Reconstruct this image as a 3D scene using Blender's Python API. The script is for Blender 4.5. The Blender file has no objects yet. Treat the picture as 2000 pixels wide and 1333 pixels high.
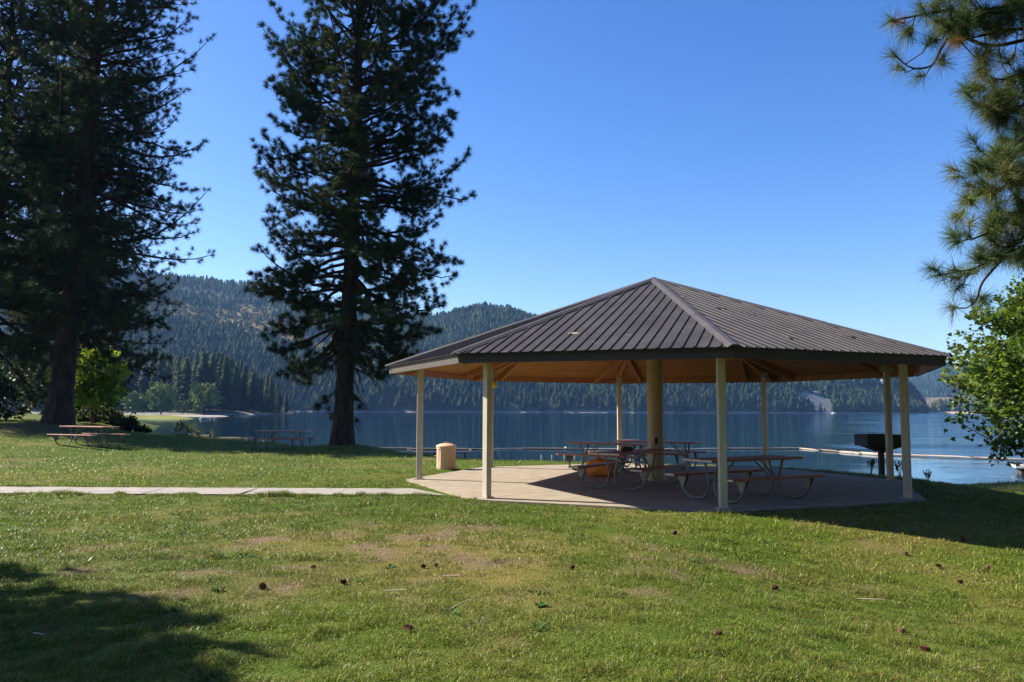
import bpy, math, random
import numpy as np
from mathutils import Matrix, Vector

R = math.radians
rng = np.random.default_rng(7)
random.seed(7)
scene = bpy.context.scene
COL = scene.collection

# ------------------------------------------------------------------ camera model (pixels of the 2000x1333 photo)
F, PITCH, ROLL, EYE = 1551.0, 0.0865, 0.0041, 1.65
WATER = -1.5


def ray(px, py):
    dx, dy = px - 1000.0, py - 666.5
    u = math.cos(ROLL) * dx + math.sin(ROLL) * dy
    v = -math.sin(ROLL) * dx + math.cos(ROLL) * dy
    Y = math.cos(PITCH) * F + math.sin(PITCH) * v
    Z = math.sin(PITCH) * F - math.cos(PITCH) * v
    return u, Y, Z


def at(px, py, D):
    """Point that far in front (world Y = D) seen in that direction."""
    u, Y, Z = ray(px, py)
    return Vector((u / Y * D, D, EYE + Z / Y * D))


def ong(px, py, z=0.0):
    u, Y, Z = ray(px, py)
    t = (z - EYE) / Z
    return u * t, Y * t


def ss(x, a, b):
    t = np.clip((np.asarray(x, float) - a) / (b - a), 0, 1)
    return t * t * (3 - 2 * t)


def _h(ix, iy, s):
    n = (ix.astype(np.int64) * 374761393 + iy.astype(np.int64) * 668265263 + s * 974711) & 0x7FFFFFFF
    n = (n ^ (n >> 13)) * 1274126177 & 0x7FFFFFFF
    return ((n ^ (n >> 16)) & 0xFFFF) / 65535.0


def vnoise(x, y, s=0):
    x = np.asarray(x, float); y = np.asarray(y, float)
    ix, iy = np.floor(x), np.floor(y)
    fx, fy = x - ix, y - iy
    fx = fx * fx * (3 - 2 * fx); fy = fy * fy * (3 - 2 * fy)
    a, b = _h(ix, iy, s), _h(ix + 1, iy, s)
    c, d = _h(ix, iy + 1, s), _h(ix + 1, iy + 1, s)
    return (a * (1 - fx) + b * fx) * (1 - fy) + (c * (1 - fx) + d * fx) * fy


def fbm(x, y, s=0, o=4):
    r, a, t = 0, .5, 0
    for k in range(o):
        r = r + a * vnoise(np.asarray(x) * 2 ** k, np.asarray(y) * 2 ** k, s + k * 17); t += a; a *= .5
    return r / t


# ------------------------------------------------------------------ mesh helpers
def np_mesh(name, V, Fc, material, parent=None, attr=None, smooth=False, mats=None, mat_idx=None):
    """V (n,3), Fc (m,k) with one face size k, attr (n,3) vertex colour 'tint'."""
    V = np.asarray(V, np.float32); Fc = np.asarray(Fc, np.int32)
    m, k = Fc.shape
    me = bpy.data.meshes.new(name)
    me.vertices.add(len(V)); me.vertices.foreach_set('co', V.ravel())
    me.loops.add(m * k); me.loops.foreach_set('vertex_index', Fc.ravel())
    me.polygons.add(m)
    me.polygons.foreach_set('loop_start', np.arange(0, m * k, k, dtype=np.int32))
    if smooth:
        me.polygons.foreach_set('use_smooth', np.ones(m, bool))
    me.materials.append(material)
    if mats:
        for q in mats: me.materials.append(q)
        me.polygons.foreach_set('material_index', np.asarray(mat_idx, np.int32))
    if attr is not None:
        a = me.attributes.new('tint', 'FLOAT_COLOR', 'POINT')
        c = np.ones((len(V), 4), np.float32); c[:, :3] = attr
        a.data.foreach_set('color', c.ravel())
    me.update(calc_edges=True)
    return link(name, me, parent)


def link(name, me, parent=None):
    o = bpy.data.objects.new(name, me)
    COL.objects.link(o)
    if parent is not None: o.parent = parent
    return o


def tag(o, label=None, cat=None, group=None, kind=None):
    if label: o['label'] = label
    if cat: o['category'] = cat
    if group: o['group'] = group
    if kind: o['kind'] = kind
    return o


def empty(name, loc, rz=0, **k):
    o = bpy.data.objects.new(name, None)
    COL.objects.link(o); o.location = loc; o.rotation_euler = (0, 0, rz)
    o.empty_display_size = .1
    return tag(o, **k)


def copy_tree(o, parent=None):
    c = o.copy(); COL.objects.link(c)
    if parent is not None: c.parent = parent
    for ch in list(o.children): copy_tree(ch, c)
    return c


class MB:
    def __init__(s): s.v = []; s.f = []; s.m = []; s.cur = 0

    def add(s, vs, fs):
        b = len(s.v)
        s.v += [tuple(q) for q in vs]
        s.f += [tuple(i + b for i in f) for f in fs]
        s.m += [s.cur] * len(fs)

    def box(s, c, size, rot=None, bev=0.0):
        x, y, z = size[0] / 2, size[1] / 2, size[2] / 2
        if bev > 0:
            b = bev
            ring = [(-x + b, -y), (x - b, -y), (x, -y + b), (x, y - b), (x - b, y), (-x + b, y), (-x, y - b), (-x, -y + b)]
            rin = [(max(-x + b, min(x - b, p)), max(-y + b, min(y - b, q))) for p, q in ring]
            vs = [(p, q, -z) for p, q in rin] + [(p, q, -z + b) for p, q in ring] + [(p, q, z - b) for p, q in ring] + [(p, q, z) for p, q in rin]
            fs = [tuple(range(7, -1, -1)), tuple(range(24, 32))]
            for l in range(3):
                for i in range(8):
                    j = (i + 1) % 8
                    fs.append((l * 8 + i, l * 8 + j, l * 8 + 8 + j, l * 8 + 8 + i))
        else:
            vs = [(i, j, k) for k in (-z, z) for i, j in ((-x, -y), (x, -y), (x, y), (-x, y))]
            fs = [(3, 2, 1, 0), (4, 5, 6, 7), (0, 1, 5, 4), (1, 2, 6, 5), (2, 3, 7, 6), (3, 0, 4, 7)]
        M = rot if rot is not None else Matrix.Identity(3)
        c = Vector(c)
        s.add([M @ Vector(v) + c for v in vs], fs)
        return s

    def tube(s, path, radii, n=8, cap=True):
        P = [Vector(p) for p in path]
        if not hasattr(radii, '__len__'): radii = [radii] * len(P)
        vs, fs = [], []
        up = Vector((0, 0, 1))
        T0 = (P[1] - P[0]).normalized()
        N = T0.cross(up)
        if N.length < .05: N = T0.cross(Vector((1, 0, 0)))
        N.normalize()
        for i, p in enumerate(P):
            T = (P[min(i + 1, len(P) - 1)] - P[max(i - 1, 0)])
            if T.length < 1e-9: T = T0
            T.normalize()
            N = (N - T * N.dot(T))
            if N.length < 1e-6: N = T.orthogonal()
            N.normalize(); B = T.cross(N)
            for k in range(n):
                a = 2 * math.pi * k / n
                vs.append(p + (N * math.cos(a) + B * math.sin(a)) * radii[i])
        for i in range(len(P) - 1):
            for k in range(n):
                j = (k + 1) % n
                fs.append((i * n + k, i * n + j, i * n + n + j, i * n + n + k))
        if cap:
            fs.append(tuple(range(n - 1, -1, -1)))
            fs.append(tuple(range((len(P) - 1) * n, len(P) * n)))
        s.add(vs, fs)
        return s

    def lathe(s, prof, n=24, c=(0, 0, 0), mod=None):
        vs, fs = [], []
        for (r, z) in prof:
            for k in range(n):
                a = 2 * math.pi * k / n
                rr = r * (mod(k, z) if mod else 1)
                vs.append((c[0] + rr * math.cos(a), c[1] + rr * math.sin(a), c[2] + z))
        for i in range(len(prof) - 1):
            for k in range(n):
                j = (k + 1) % n
                fs.append((i * n + k, i * n + j, i * n + n + j, i * n + n + k))
        fs.append(tuple(range(n - 1, -1, -1)))
        fs.append(tuple(range((len(prof) - 1) * n, len(prof) * n)))
        s.add(vs, fs)
        return s

    def prism(s, pts, z0, z1):
        n = len(pts)
        vs = [(x, y, z0) for x, y in pts] + [(x, y, z1) for x, y in pts]
        fs = [tuple(range(n - 1, -1, -1)), tuple(range(n, 2 * n))] + [(i, (i + 1) % n, n + (i + 1) % n, n + i) for i in range(n)]
        s.add(vs, fs)
        return s

    def beam(s, a, b, w, h, up=Vector((0, 0, 1))):
        """box from a to b, w wide, h deep hanging BELOW the a-b line."""
        a, b = Vector(a), Vector(b)
        X = (b - a).normalized(); Y = up.cross(X).normalized(); Z = X.cross(Y)
        vs = []
        for p in (a, b):
            for y, z in ((-w / 2, -h), (w / 2, -h), (w / 2, 0), (-w / 2, 0)):
                vs.append(p + Y * y + Z * z)
        s.add(vs, [(3, 2, 1, 0), (4, 5, 6, 7), (0, 1, 5, 4), (1, 2, 6, 5), (2, 3, 7, 6), (3, 0, 4, 7)])
        return s

    def build(s, name, material, parent=None, smooth=False, extra=None):
        me = bpy.data.meshes.new(name)
        me.from_pydata(s.v, [], s.f)
        me.materials.append(material)
        for q in extra or []: me.materials.append(q)
        if extra: me.polygons.foreach_set('material_index', np.asarray(s.m, np.int32))
        if smooth:
            me.polygons.foreach_set('use_smooth', np.ones(len(me.polygons), bool))
            try: me.set_sharp_from_angle(angle=R(40))
            except Exception: pass
        me.update()
        return link(name, me, parent)


# ------------------------------------------------------------------ materials
def new_mat(name):
    m = bpy.data.materials.new(name); m.use_nodes = True
    nt = m.node_tree
    return m, nt, nt.nodes['Principled BSDF'], nt.nodes['Material Output']


def mat(name, c1, c2=None, *a, vary=0.0, **k):
    m = mat_(name, c1, c2, *a, **k)
    if vary:
        nt = m.node_tree; bs = nt.nodes['Principled BSDF']; src = bs.inputs['Base Color'].links[0].from_socket
        oi = nt.nodes.new('ShaderNodeObjectInfo'); mr = nt.nodes.new('ShaderNodeMapRange')
        mr.inputs['To Min'].default_value = 1 - vary; mr.inputs['To Max'].default_value = 1 + vary
        nt.links.new(oi.outputs['Random'], mr.inputs['Value'])
        mx = nt.nodes.new('ShaderNodeMixRGB'); mx.blend_type = 'MULTIPLY'; mx.inputs['Fac'].default_value = 1
        nt.links.new(src, mx.inputs['Color1']); nt.links.new(mr.outputs['Result'], mx.inputs['Color2'])
        nt.links.new(mx.outputs['Color'], bs.inputs['Base Color'])
    return m


def mat_(name, c1, c2=None, scale=6.0, rough=.7, bump=0.0, bscale=None, stretch=(1, 1, 1), metal=0.0, spec=.5, attr=False, transl=0.0, detail=6, tcol=None, spots=None):
    m, nt, bs, out = new_mat(name)
    N, L = nt.nodes, nt.links
    tc = N.new('ShaderNodeTexCoord'); mp = N.new('ShaderNodeMapping'); mp.inputs['Scale'].default_value = stretch
    L.new(tc.outputs['Object'], mp.inputs['Vector'])
    nz = N.new('ShaderNodeTexNoise'); nz.inputs['Scale'].default_value = scale; nz.inputs['Detail'].default_value = detail
    nz.inputs['Roughness'].default_value = .62
    L.new(mp.outputs['Vector'], nz.inputs['Vector'])
    rp = N.new('ShaderNodeValToRGB')
    rp.color_ramp.elements[0].position = .3; rp.color_ramp.elements[1].position = .7
    rp.color_ramp.elements[0].color = (*c1, 1); rp.color_ramp.elements[1].color = (*(c2 or c1), 1)
    L.new(nz.outputs['Fac'], rp.inputs['Fac'])
    colour = rp.outputs['Color']
    if spots:
        n2 = N.new('ShaderNodeTexNoise'); n2.inputs['Scale'].default_value = spots[1]; n2.inputs['Detail'].default_value = 3
        L.new(tc.outputs['Object'], n2.inputs['Vector'])
        r2 = N.new('ShaderNodeValToRGB'); r2.color_ramp.elements[0].position = spots[2]; r2.color_ramp.elements[1].position = spots[2] + .08
        r2.color_ramp.elements[0].color = (0, 0, 0, 1); r2.color_ramp.elements[1].color = (1, 1, 1, 1)
        L.new(n2.outputs['Fac'], r2.inputs['Fac'])
        mx2 = N.new('ShaderNodeMixRGB'); L.new(r2.outputs['Color'], mx2.inputs['Fac'])
        L.new(colour, mx2.inputs['Color1']); mx2.inputs['Color2'].default_value = (*spots[0], 1)
        colour = mx2.outputs['Color']
    if attr:
        at_ = N.new('ShaderNodeAttribute'); at_.attribute_name = 'tint'
        mx = N.new('ShaderNodeMixRGB'); mx.blend_type = 'MULTIPLY'; mx.inputs['Fac'].default_value = 1
        L.new(colour, mx.inputs['Color1']); L.new(at_.outputs['Color'], mx.inputs['Color2'])
        colour = mx.outputs['Color']
    L.new(colour, bs.inputs['Base Color'])
    bs.inputs['Roughness'].default_value = rough; bs.inputs['Metallic'].default_value = metal
    bs.inputs['Specular IOR Level'].default_value = spec
    if bump:
        n3 = N.new('ShaderNodeTexNoise'); n3.inputs['Scale'].default_value = bscale or scale * 3; n3.inputs['Detail'].default_value = 5
        L.new(mp.outputs['Vector'], n3.inputs['Vector'])
        bp = N.new('ShaderNodeBump'); bp.inputs['Strength'].default_value = 1; bp.inputs['Distance'].default_value = bump
        L.new(n3.outputs['Fac'], bp.inputs['Height']); L.new(bp.outputs['Normal'], bs.inputs['Normal'])
    if transl:
        tr = N.new('ShaderNodeBsdfTranslucent')
        if tcol:
            hv = N.new('ShaderNodeMixRGB'); hv.blend_type = 'MULTIPLY'; hv.inputs['Fac'].default_value = 1
            L.new(colour, hv.inputs['Color1']); hv.inputs['Color2'].default_value = (*tcol, 1)
            L.new(hv.outputs['Color'], tr.inputs['Color'])
        else:
            L.new(colour, tr.inputs['Color'])
        ms = N.new('ShaderNodeMixShader'); ms.inputs['Fac'].default_value = transl
        L.new(bs.outputs['BSDF'], ms.inputs[1]); L.new(tr.outputs['BSDF'], ms.inputs[2])
        L.new(ms.outputs['Shader'], out.inputs['Surface'])
    return m


M = {}
M['lawn'] = mat('lawn_soil', (.8, .8, .8), (1.15, 1.15, 1.1), 9, .95, .03, 40, attr=True, spec=.1)
M['blade'] = mat('grass_blade', (.9, .9, .9), (1.1, 1.1, 1.1), 3, .42, attr=True, transl=.35, spec=.28)
M['concrete'] = mat('concrete', (.24, .20, .148), (.335, .282, .212), 2.2, .9, .004, 60, spots=((.19, .155, .115), 3.2, .66), spec=.25)
M['walk'] = mat('path_concrete', (.24, .215, .19), (.34, .305, .27), 3, .85, .004, 60, spec=.25, spots=((.20, .175, .15), 1.7, .62))
M['roof'] = mat('brown_painted_metal', (.038, .035, .035), (.066, .060, .060), 1.3, .65, .0015, 25, spec=.12, spots=((.115, .10, .092), 5.5, .66))
M['cap'] = mat('ridge_metal', (.060, .055, .057), (.082, .076, .078), 2.5, .6, spec=.15)
M['fascia'] = mat('brown_stained_board', (.036, .028, .023), (.062, .048, .038), 5, .7, .002, 30, stretch=(1, 1, 6))
M['drip'] = mat('dark_drip_edge', (.02, .017, .016), (.03, .026, .024), 6, .5)
M['ceiling'] = mat('pine_ceiling_board', (.28, .105, .032), (.42, .18, .058), 2.2, .55, .002, 30, stretch=(1, 1, 5))
M['rafter'] = mat('orange_rafter_wood', (.30, .115, .042), (.42, .18, .07), 3, .6, .002, 30)
M['post'] = mat('cream_painted_post', (.44, .39, .30), (.52, .46, .36), 2.5, .5, .001, 30, spots=((.5, .42, .3), 4, .7))
M['column'] = mat('tan_column', (.34, .265, .155), (.43, .335, .20), 2, .6, .002, 20)
M['black'] = mat('black_iron', (.010, .009, .009), (.022, .018, .016), 9, .6, .002, 50)
M['steel'] = mat('galvanised_pipe', (.12, .12, .108), (.20, .20, .185), 12, .5, 0, metal=.2)
M['plank'] = mat('table_plank', (.25, .065, .030), (.36, .12, .06), 4, .5, .002, 40, stretch=(1, 9, 9), spec=.4)
M['plankend'] = mat('plank_end_wood', (.55, .46, .34), (.68, .58, .44), 10, .7)
M['can'] = mat('peach_can', (.60, .37, .22), (.67, .43, .27), 3, .5, .001, 20)
M['orange'] = mat('orange_fabric', (.62, .17, .012), (.75, .24, .03), 4, .6, .01, 9)
M['bark'] = mat('pine_bark', (.012, .009, .007), (.085, .054, .040), 3.2, .95, .05, 5, stretch=(1.6, 1.6, .35), spec=.1)
M['twig'] = mat('pine_twig', (.03, .022, .017), (.06, .044, .032), 5, .9, spec=.1)
M['needle'] = mat('pine_needle', (.85, .85, .85), (1.1, 1.1, 1.1), 1.5, .55, attr=True, transl=.22, spec=.12)
M['leaf'] = mat('leaf', (.85, .85, .85), (1.1, 1.1, 1.1), 1.5, .5, attr=True, transl=.42, spec=.35, tcol=(1.25, 1.2, .7))
M['farleaf'] = mat('distant_foliage', (.75, .75, .75), (1.2, 1.2, 1.2), .35, .9, attr=True, spec=.05)
M['hill'] = mat('hillside_soil', (.8, .8, .8), (1.2, 1.2, 1.2), .03, .95, attr=True, spec=.05, detail=9)
M['log'] = mat('boom_log', (.16, .11, .075), (.30, .23, .17), 5, .8, .01, 20, stretch=(.4, 2, 2), vary=.5)
M['pale'] = mat('bleached_log', (.30, .245, .20), (.46, .37, .30), 5, .8, .01, 20, stretch=(.4, 2, 2), vary=.4, spec=.2)
M['white'] = mat('white_paint', (.70, .70, .69), (.8, .8, .79), 6, .5)
M['red'] = mat('orange_float', (.55, .13, .06), (.65, .18, .08), 6, .5)
M['cone'] = mat('pine_cone_scale', (.07, .026, .016), (.20, .075, .045), 30, .8)
M['stick'] = mat('bleached_twig', (.30, .22, .15), (.46, .36, .26), 20, .8)
M['timber'] = mat('old_timber', (.03, .024, .019), (.075, .058, .045), 6, .9, .01, 20)
M['rock'] = mat('shore_rock', (.16, .145, .13), (.32, .29, .26), 2, .9, .05, 6)
M['dry'] = mat('dry_weed', (.34, .28, .13), (.5, .42, .22), 8, .8)
M['yellow'] = mat('yellow_plastic', (.6, .42, .05), (.7, .5, .08), 6, .4)

# water
m, nt, bs, out = new_mat('lake_water')
N, L = nt.nodes, nt.links
tc = N.new('ShaderNodeTexCoord')


def wnoise(sx, sy, det):
    mp = N.new('ShaderNodeMapping'); mp.inputs['Scale'].default_value = (sx, sy, 1)
    L.new(tc.outputs['Object'], mp.inputs['Vector'])
    q = N.new('ShaderNodeTexNoise'); q.inputs['Scale'].default_value = 1; q.inputs['Detail'].default_value = det
    L.new(mp.outputs['Vector'], q.inputs['Vector'])
    return q.outputs['Fac']


def math_(op, a, b, clamp=False):
    q = N.new('ShaderNodeMath'); q.operation = op; q.use_clamp = clamp
    for i, x in enumerate((a, b)):
        if hasattr(x, 'links'): L.new(x, q.inputs[i])
        else: q.inputs[i].default_value = x
    return q.outputs[0]


sx = N.new('ShaderNodeSeparateXYZ'); L.new(tc.outputs['Object'], sx.inputs[0])
# breeze reaches the water to the east (growing +x per +y), calm water in the lee to the west
ratio = math_('DIVIDE', sx.outputs[0], math_('ADD', sx.outputs[1], 12.0))
patch = wnoise(.012, .05, 4)
br = math_('ADD', math_('MULTIPLY', math_('SUBTRACT', ratio, .36), 5.0), math_('MULTIPLY', math_('SUBTRACT', patch, .5), 1.6), False)
br = math_('MAXIMUM', math_('MINIMUM', br, 1.0), 0.0)
amp = math_('ADD', math_('MULTIPLY', br, .85), .03)
hgt = math_('ADD', math_('MULTIPLY', wnoise(.55, 1.5, 3), .22), math_('MULTIPLY', wnoise(2.0, 5.0, 3), .05))
streak = math_('MAXIMUM', math_('MINIMUM', math_('MULTIPLY', math_('SUBTRACT', wnoise(.03, .17, 5), .40), 4.5), 1.0), 0.0)
amp = math_('MULTIPLY', amp, math_('ADD', math_('MULTIPLY', streak, 1.5), .25))
hgt = math_('MULTIPLY', hgt, amp)
bp = N.new('ShaderNodeBump'); bp.inputs['Strength'].default_value = 1; bp.inputs['Distance'].default_value = 1.0
L.new(hgt, bp.inputs['Height'])
gl = N.new('ShaderNodeBsdfGlossy'); gl.inputs['Color'].default_value = (.68, .86, 1, 1); gl.inputs['Roughness'].default_value = .06
df = N.new('ShaderNodeBsdfDiffuse'); df.inputs['Color'].default_value = (.004, .017, .026, 1)
fr = N.new('ShaderNodeFresnel'); fr.inputs['IOR'].default_value = 1.36
wm = N.new('ShaderNodeMixShader')
L.new(bp.outputs['Normal'], gl.inputs['Normal']); L.new(bp.outputs['Normal'], fr.inputs['Normal'])
L.new(fr.outputs[0], wm.inputs[0]); L.new(df.outputs[0], wm.inputs[1]); L.new(gl.outputs[0], wm.inputs[2])
L.new(wm.outputs[0], out.inputs['Surface']); N.remove(bs)
M['water'] = m

# ------------------------------------------------------------------ near ground
PC = Vector((3.456, 19.178, 0)); PR = 5.647; ROT = .0184
EX = [-400, -60, -40, -33, -28, -24.5, -21, -14.5, -10.6, -6.9, -3.9, 0, 2.1, 5, 9, 10.5, 13.7, 15.6, 22, 60, 400]
EY = [150, 130, 76, 58, 51, 47.6, 45.2, 41.5, 38, 35, 31, 27, 26, 26.2, 25.2, 24.6, 24.4, 25, 27, 40, 80]


def gz(x, y):
    x = np.asarray(x, float); y = np.asarray(y, float)
    z = np.minimum(.0038 * np.maximum(0, -x - 8) ** 2, .85) * ss(y, 20, 36) * (1 - .85 * ss(y, 39.5, 46) * ss(x, -24.5, -20))
    d = np.hypot(x - PC.x, y - PC.y)
    z = z - np.minimum(.12 * np.maximum(0, d - 6.2), .5) * ss(x, 1, 5)
    z = z - .05 * ss(d, 6, 9) + .10 * (fbm(x * .35, y * .35, 3, 3) - .5) * ss(d, 6.0, 8.5)
    ye = np.interp(x, EX, EY) + .8 * (vnoise(x * .6, x * 0, 5) - .5)
    e = np.maximum(0, y - ye)
    drop = (.36 + .45 * ss(-x, 16, 20)) * (np.sqrt(e * e + .7) - .83)
    z = z - np.maximum(0, drop)
    # mounds round the big trunks
    for tx, ty, a, s in ((-7.0, 32.9, .28, 1.5), (-21.6, 38, .35, 1.8)):
        z = z + a * np.exp(-((x - tx) ** 2 + (y - ty) ** 2) / (s * s))
    z = np.where(d < 6.0, np.minimum(z, -.045), z)
    pc = ss(y, PY0 - .5, PY0 - .1) * ss(-y, -PY1 - .5, -PY1 - .1) * ss(-x, 1, 2) * ss(x, -12, -8)
    z = z * (1 - pc) - .045 * pc
    return np.maximum(z, -4.0)


PY0, PY1 = ong(400, 964)[1], ong(400, 951.5)[1]


def gzf(x, y): return float(gz(x, y))


def lawn_tint(x, y):
    """green / dry / bare fractions of the lawn."""
    n1 = fbm(x * .55, y * .55, 11, 5); n2 = fbm(x * 2.2, y * 2.2, 21, 4); n3 = fbm(x * .16, y * .16, 31, 3)
    patch = np.exp(-(((x + 1.6) / 2.6) ** 2 + ((y - 10.0) / 1.7) ** 2)) + .8 * np.exp(-(((x + .2) / 1.5) ** 2 + ((y - 8.4) / 1.0) ** 2)) \
        + .7 * np.exp(-(((x - 3.2) / 1.2) ** 2 + ((y - 9.3) / .5) ** 2)) + .5 * np.exp(-(((x + 3.6) / 1.1) ** 2 + ((y - 7.9) / .6) ** 2))
    dry = np.clip((n1 - .47) * 1.7 + (n2 - .5) * 1.2 + .80 * patch + .2 * ss(x, 0, 6), 0, 1)
    bare = np.clip((n2 - .43) * 5 * patch + (n2 - .63) * 3, 0, 1)
    return dry, bare, n3


def axis(a, b, core, c0, c1, n_out):
    return np.concatenate([c0 - np.geomspace(abs(a - c0), core, n_out), np.arange(c0, c1, core), c1 + np.geomspace(core, abs(b - c1), n_out)])


gx = axis(-900, 900, .3, -30, 19, 40); gy = axis(-500, 1500, .3, 2, 46, 40)
GX, GY = np.meshgrid(gx, gy)
GZ = gz(GX, GY)
V = np.stack([GX.ravel(), GY.ravel(), GZ.ravel()], 1)
nx, ny = len(gx), len(gy)
ii = (np.arange(ny - 1)[:, None] * nx + np.arange(nx - 1)[None]).ravel()
Fq = np.stack([ii, ii + 1, ii + nx + 1, ii + nx], 1)
dry, bare, n3 = lawn_tint(V[:, 0], V[:, 1])
G1, D1, B1 = np.array((.060, .098, .009)), np.array((.165, .140, .036)), np.array((.165, .115, .075))
tint = G1[None] * (1 - dry[:, None]) + D1[None] * dry[:, None]
tint = tint * (1 - bare[:, None]) + B1[None] * bare[:, None]
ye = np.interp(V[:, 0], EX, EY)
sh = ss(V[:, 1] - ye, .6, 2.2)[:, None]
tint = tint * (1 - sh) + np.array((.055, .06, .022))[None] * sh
# needle litter round the left trunk
lt = np.exp(-((V[:, 0] + 21.5) ** 2 + (V[:, 1] - 36.5) ** 2) / 5)[:, None]
tint = tint * (1 - lt) + np.array((.13, .085, .05))[None] * lt
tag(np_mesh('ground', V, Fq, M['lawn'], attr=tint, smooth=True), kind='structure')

# lake
wx = axis(-9000, 9000, 60, -200, 200, 12); wy = axis(14, 9000, 60, 24, 400, 14); wy = wy[wy > 15]
WX, WY = np.meshgrid(wx, wy)
ii = (np.arange(len(wy) - 1)[:, None] * len(wx) + np.arange(len(wx) - 1)[None]).ravel()
tag(np_mesh('water', np.stack([WX.ravel(), WY.ravel(), np.full(WX.size, WATER)], 1), np.stack([ii, ii + 1, ii + len(wx) + 1, ii + len(wx)], 1), M['water']), kind='structure')

# ------------------------------------------------------------------ grass blades
def blades(n, y0, y1, h0, h1, w, xl, xr, pw=1.0):
    Y = y0 + (y1 - y0) * rng.random(n) ** pw
    lo, hi = xl(Y), xr(Y)
    X = lo + (hi - lo) * rng.random(n)
    d = np.hypot(X - PC.x, Y - PC.y)
    ang = np.arctan2(Y - PC.y, X - PC.x) - ROT - math.pi
    k = np.mod(ang, math.pi / 4) - math.pi / 8
    app = d * np.cos(k)
    edge = .15 * (fbm(X * 3, Y * 3, 8, 3) - .32)
    ok = app > 5.95 * math.cos(math.pi / 8) - edge
    ok &= ~((Y > PATHY[0] + edge) & (Y < PATHY[1] - edge) & (X < -1.2))
    ok &= Y < np.interp(X, EX, EY) + np.where(X < -10, 7.0, 1.2)
    dry, bare, n3 = lawn_tint(X, Y)
    ok &= rng.random(n) > bare * .8
    ok &= rng.random(n) > dry * .2
    X, Y, dry, bare, n3 = X[ok], Y[ok], dry[ok], bare[ok], n3[ok]
    app = app[ok]
    n = len(X)
    Z = gz(X, Y) - .006 + .034 * np.clip(fbm(X * 3.3, Y * 3.3, 71, 3) - .34, 0, 1) * 2 * ss(app - 5.9, .1, .8)
    cl = fbm(X * 4.5, Y * 4.5, 41, 3); cl2 = fbm(X * 1.3, Y * 1.3, 47, 3)
    H = (h0 + (h1 - h0) * rng.random(n) ** 1.5) * (.25 + 1.7 * np.clip((cl - .30) * 2.2, 0, 1)) * (.75 + .5 * cl2) * (1 - .35 * dry)
    a = rng.random(n) * 2 * math.pi; lean = .35 + 1.9 * rng.random(n)
    dx, dy = np.cos(a), np.sin(a)
    b = rng.random(n) * math.pi * 2
    wx_, wy_ = np.cos(b) * w, np.sin(b) * w
    ww = .6 + .8 * rng.random(n)
    P = np.empty((n, 5, 3), np.float32)
    for j, (t, wd) in enumerate(((0, 1), (0, -1), (.55, -.8), (.55, .8))):
        P[:, j, 0] = X + dx * H * lean * t * t * .9 + wx_ * ww * wd * .5
        P[:, j, 1] = Y + dy * H * lean * t * t * .9 + wy_ * ww * wd * .5
        P[:, j, 2] = Z + H * t
    P[:, 4, 0] = X + dx * H * lean * .9; P[:, 4, 1] = Y + dy * H * lean * .9; P[:, 4, 2] = Z + H * (1 - .36 * np.minimum(lean, 1.8))
    r = rng.random(n); r2 = rng.random(n)
    g = np.array((.145, .212, .018)); yl = np.array((.215, .265, .030)); dk = np.array((.072, .125, .013)); st = np.array((.36, .30, .10))
    u = np.clip(r * .7 + (n3 - .5) * 1.2 + .15, 0, 1)[:, None]
    c = np.where(u < .5, dk + (g - dk) * u * 2, g + (yl - g) * (u * 2 - 1))
    c = np.where((r2 < (.11 + .50 * dry))[:, None], st * (.5 + .7 * rng.random(n))[:, None], c)
    c = c * (.62 + .76 * rng.random(n))[:, None]
    c = np.where((rng.random(n) < .035)[:, None], np.array((.17, .085, .04)), c)
    return P, c


PATHY = (0, 0)
ax0, ay0 = ong(400, 951.5); ax1, ay1 = ong(400, 964)
PATHY = (ay1, ay0)
L_ = lambda Y: -.70 * Y - .5
R_ = lambda Y: .70 * Y + .6
sets = [blades(460000, 4.2, 9.5, .018, .060, .0038, L_, R_), blades(420000, 9.0, 21, .022, .066, .0068, L_, R_, .9),
        blades(150000, 20, 60, .03, .07, .015, lambda Y: -.72 * Y, lambda Y: np.minimum(.3 * Y, 2.5)),
        blades(16000, PATHY[0] - .16, PATHY[0] + .10, .05, .10, .006, L_, lambda Y: 0 * Y - 1.3), blades(9000, PATHY[1] - .06, PATHY[1] + .10, .04, .085, .007, L_, lambda Y: 0 * Y - 2.2),
        blades(30000, 15, 26, .03, .09, .012, lambda Y: 7.5 + 0 * Y, lambda Y: .72 * Y)]
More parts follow.
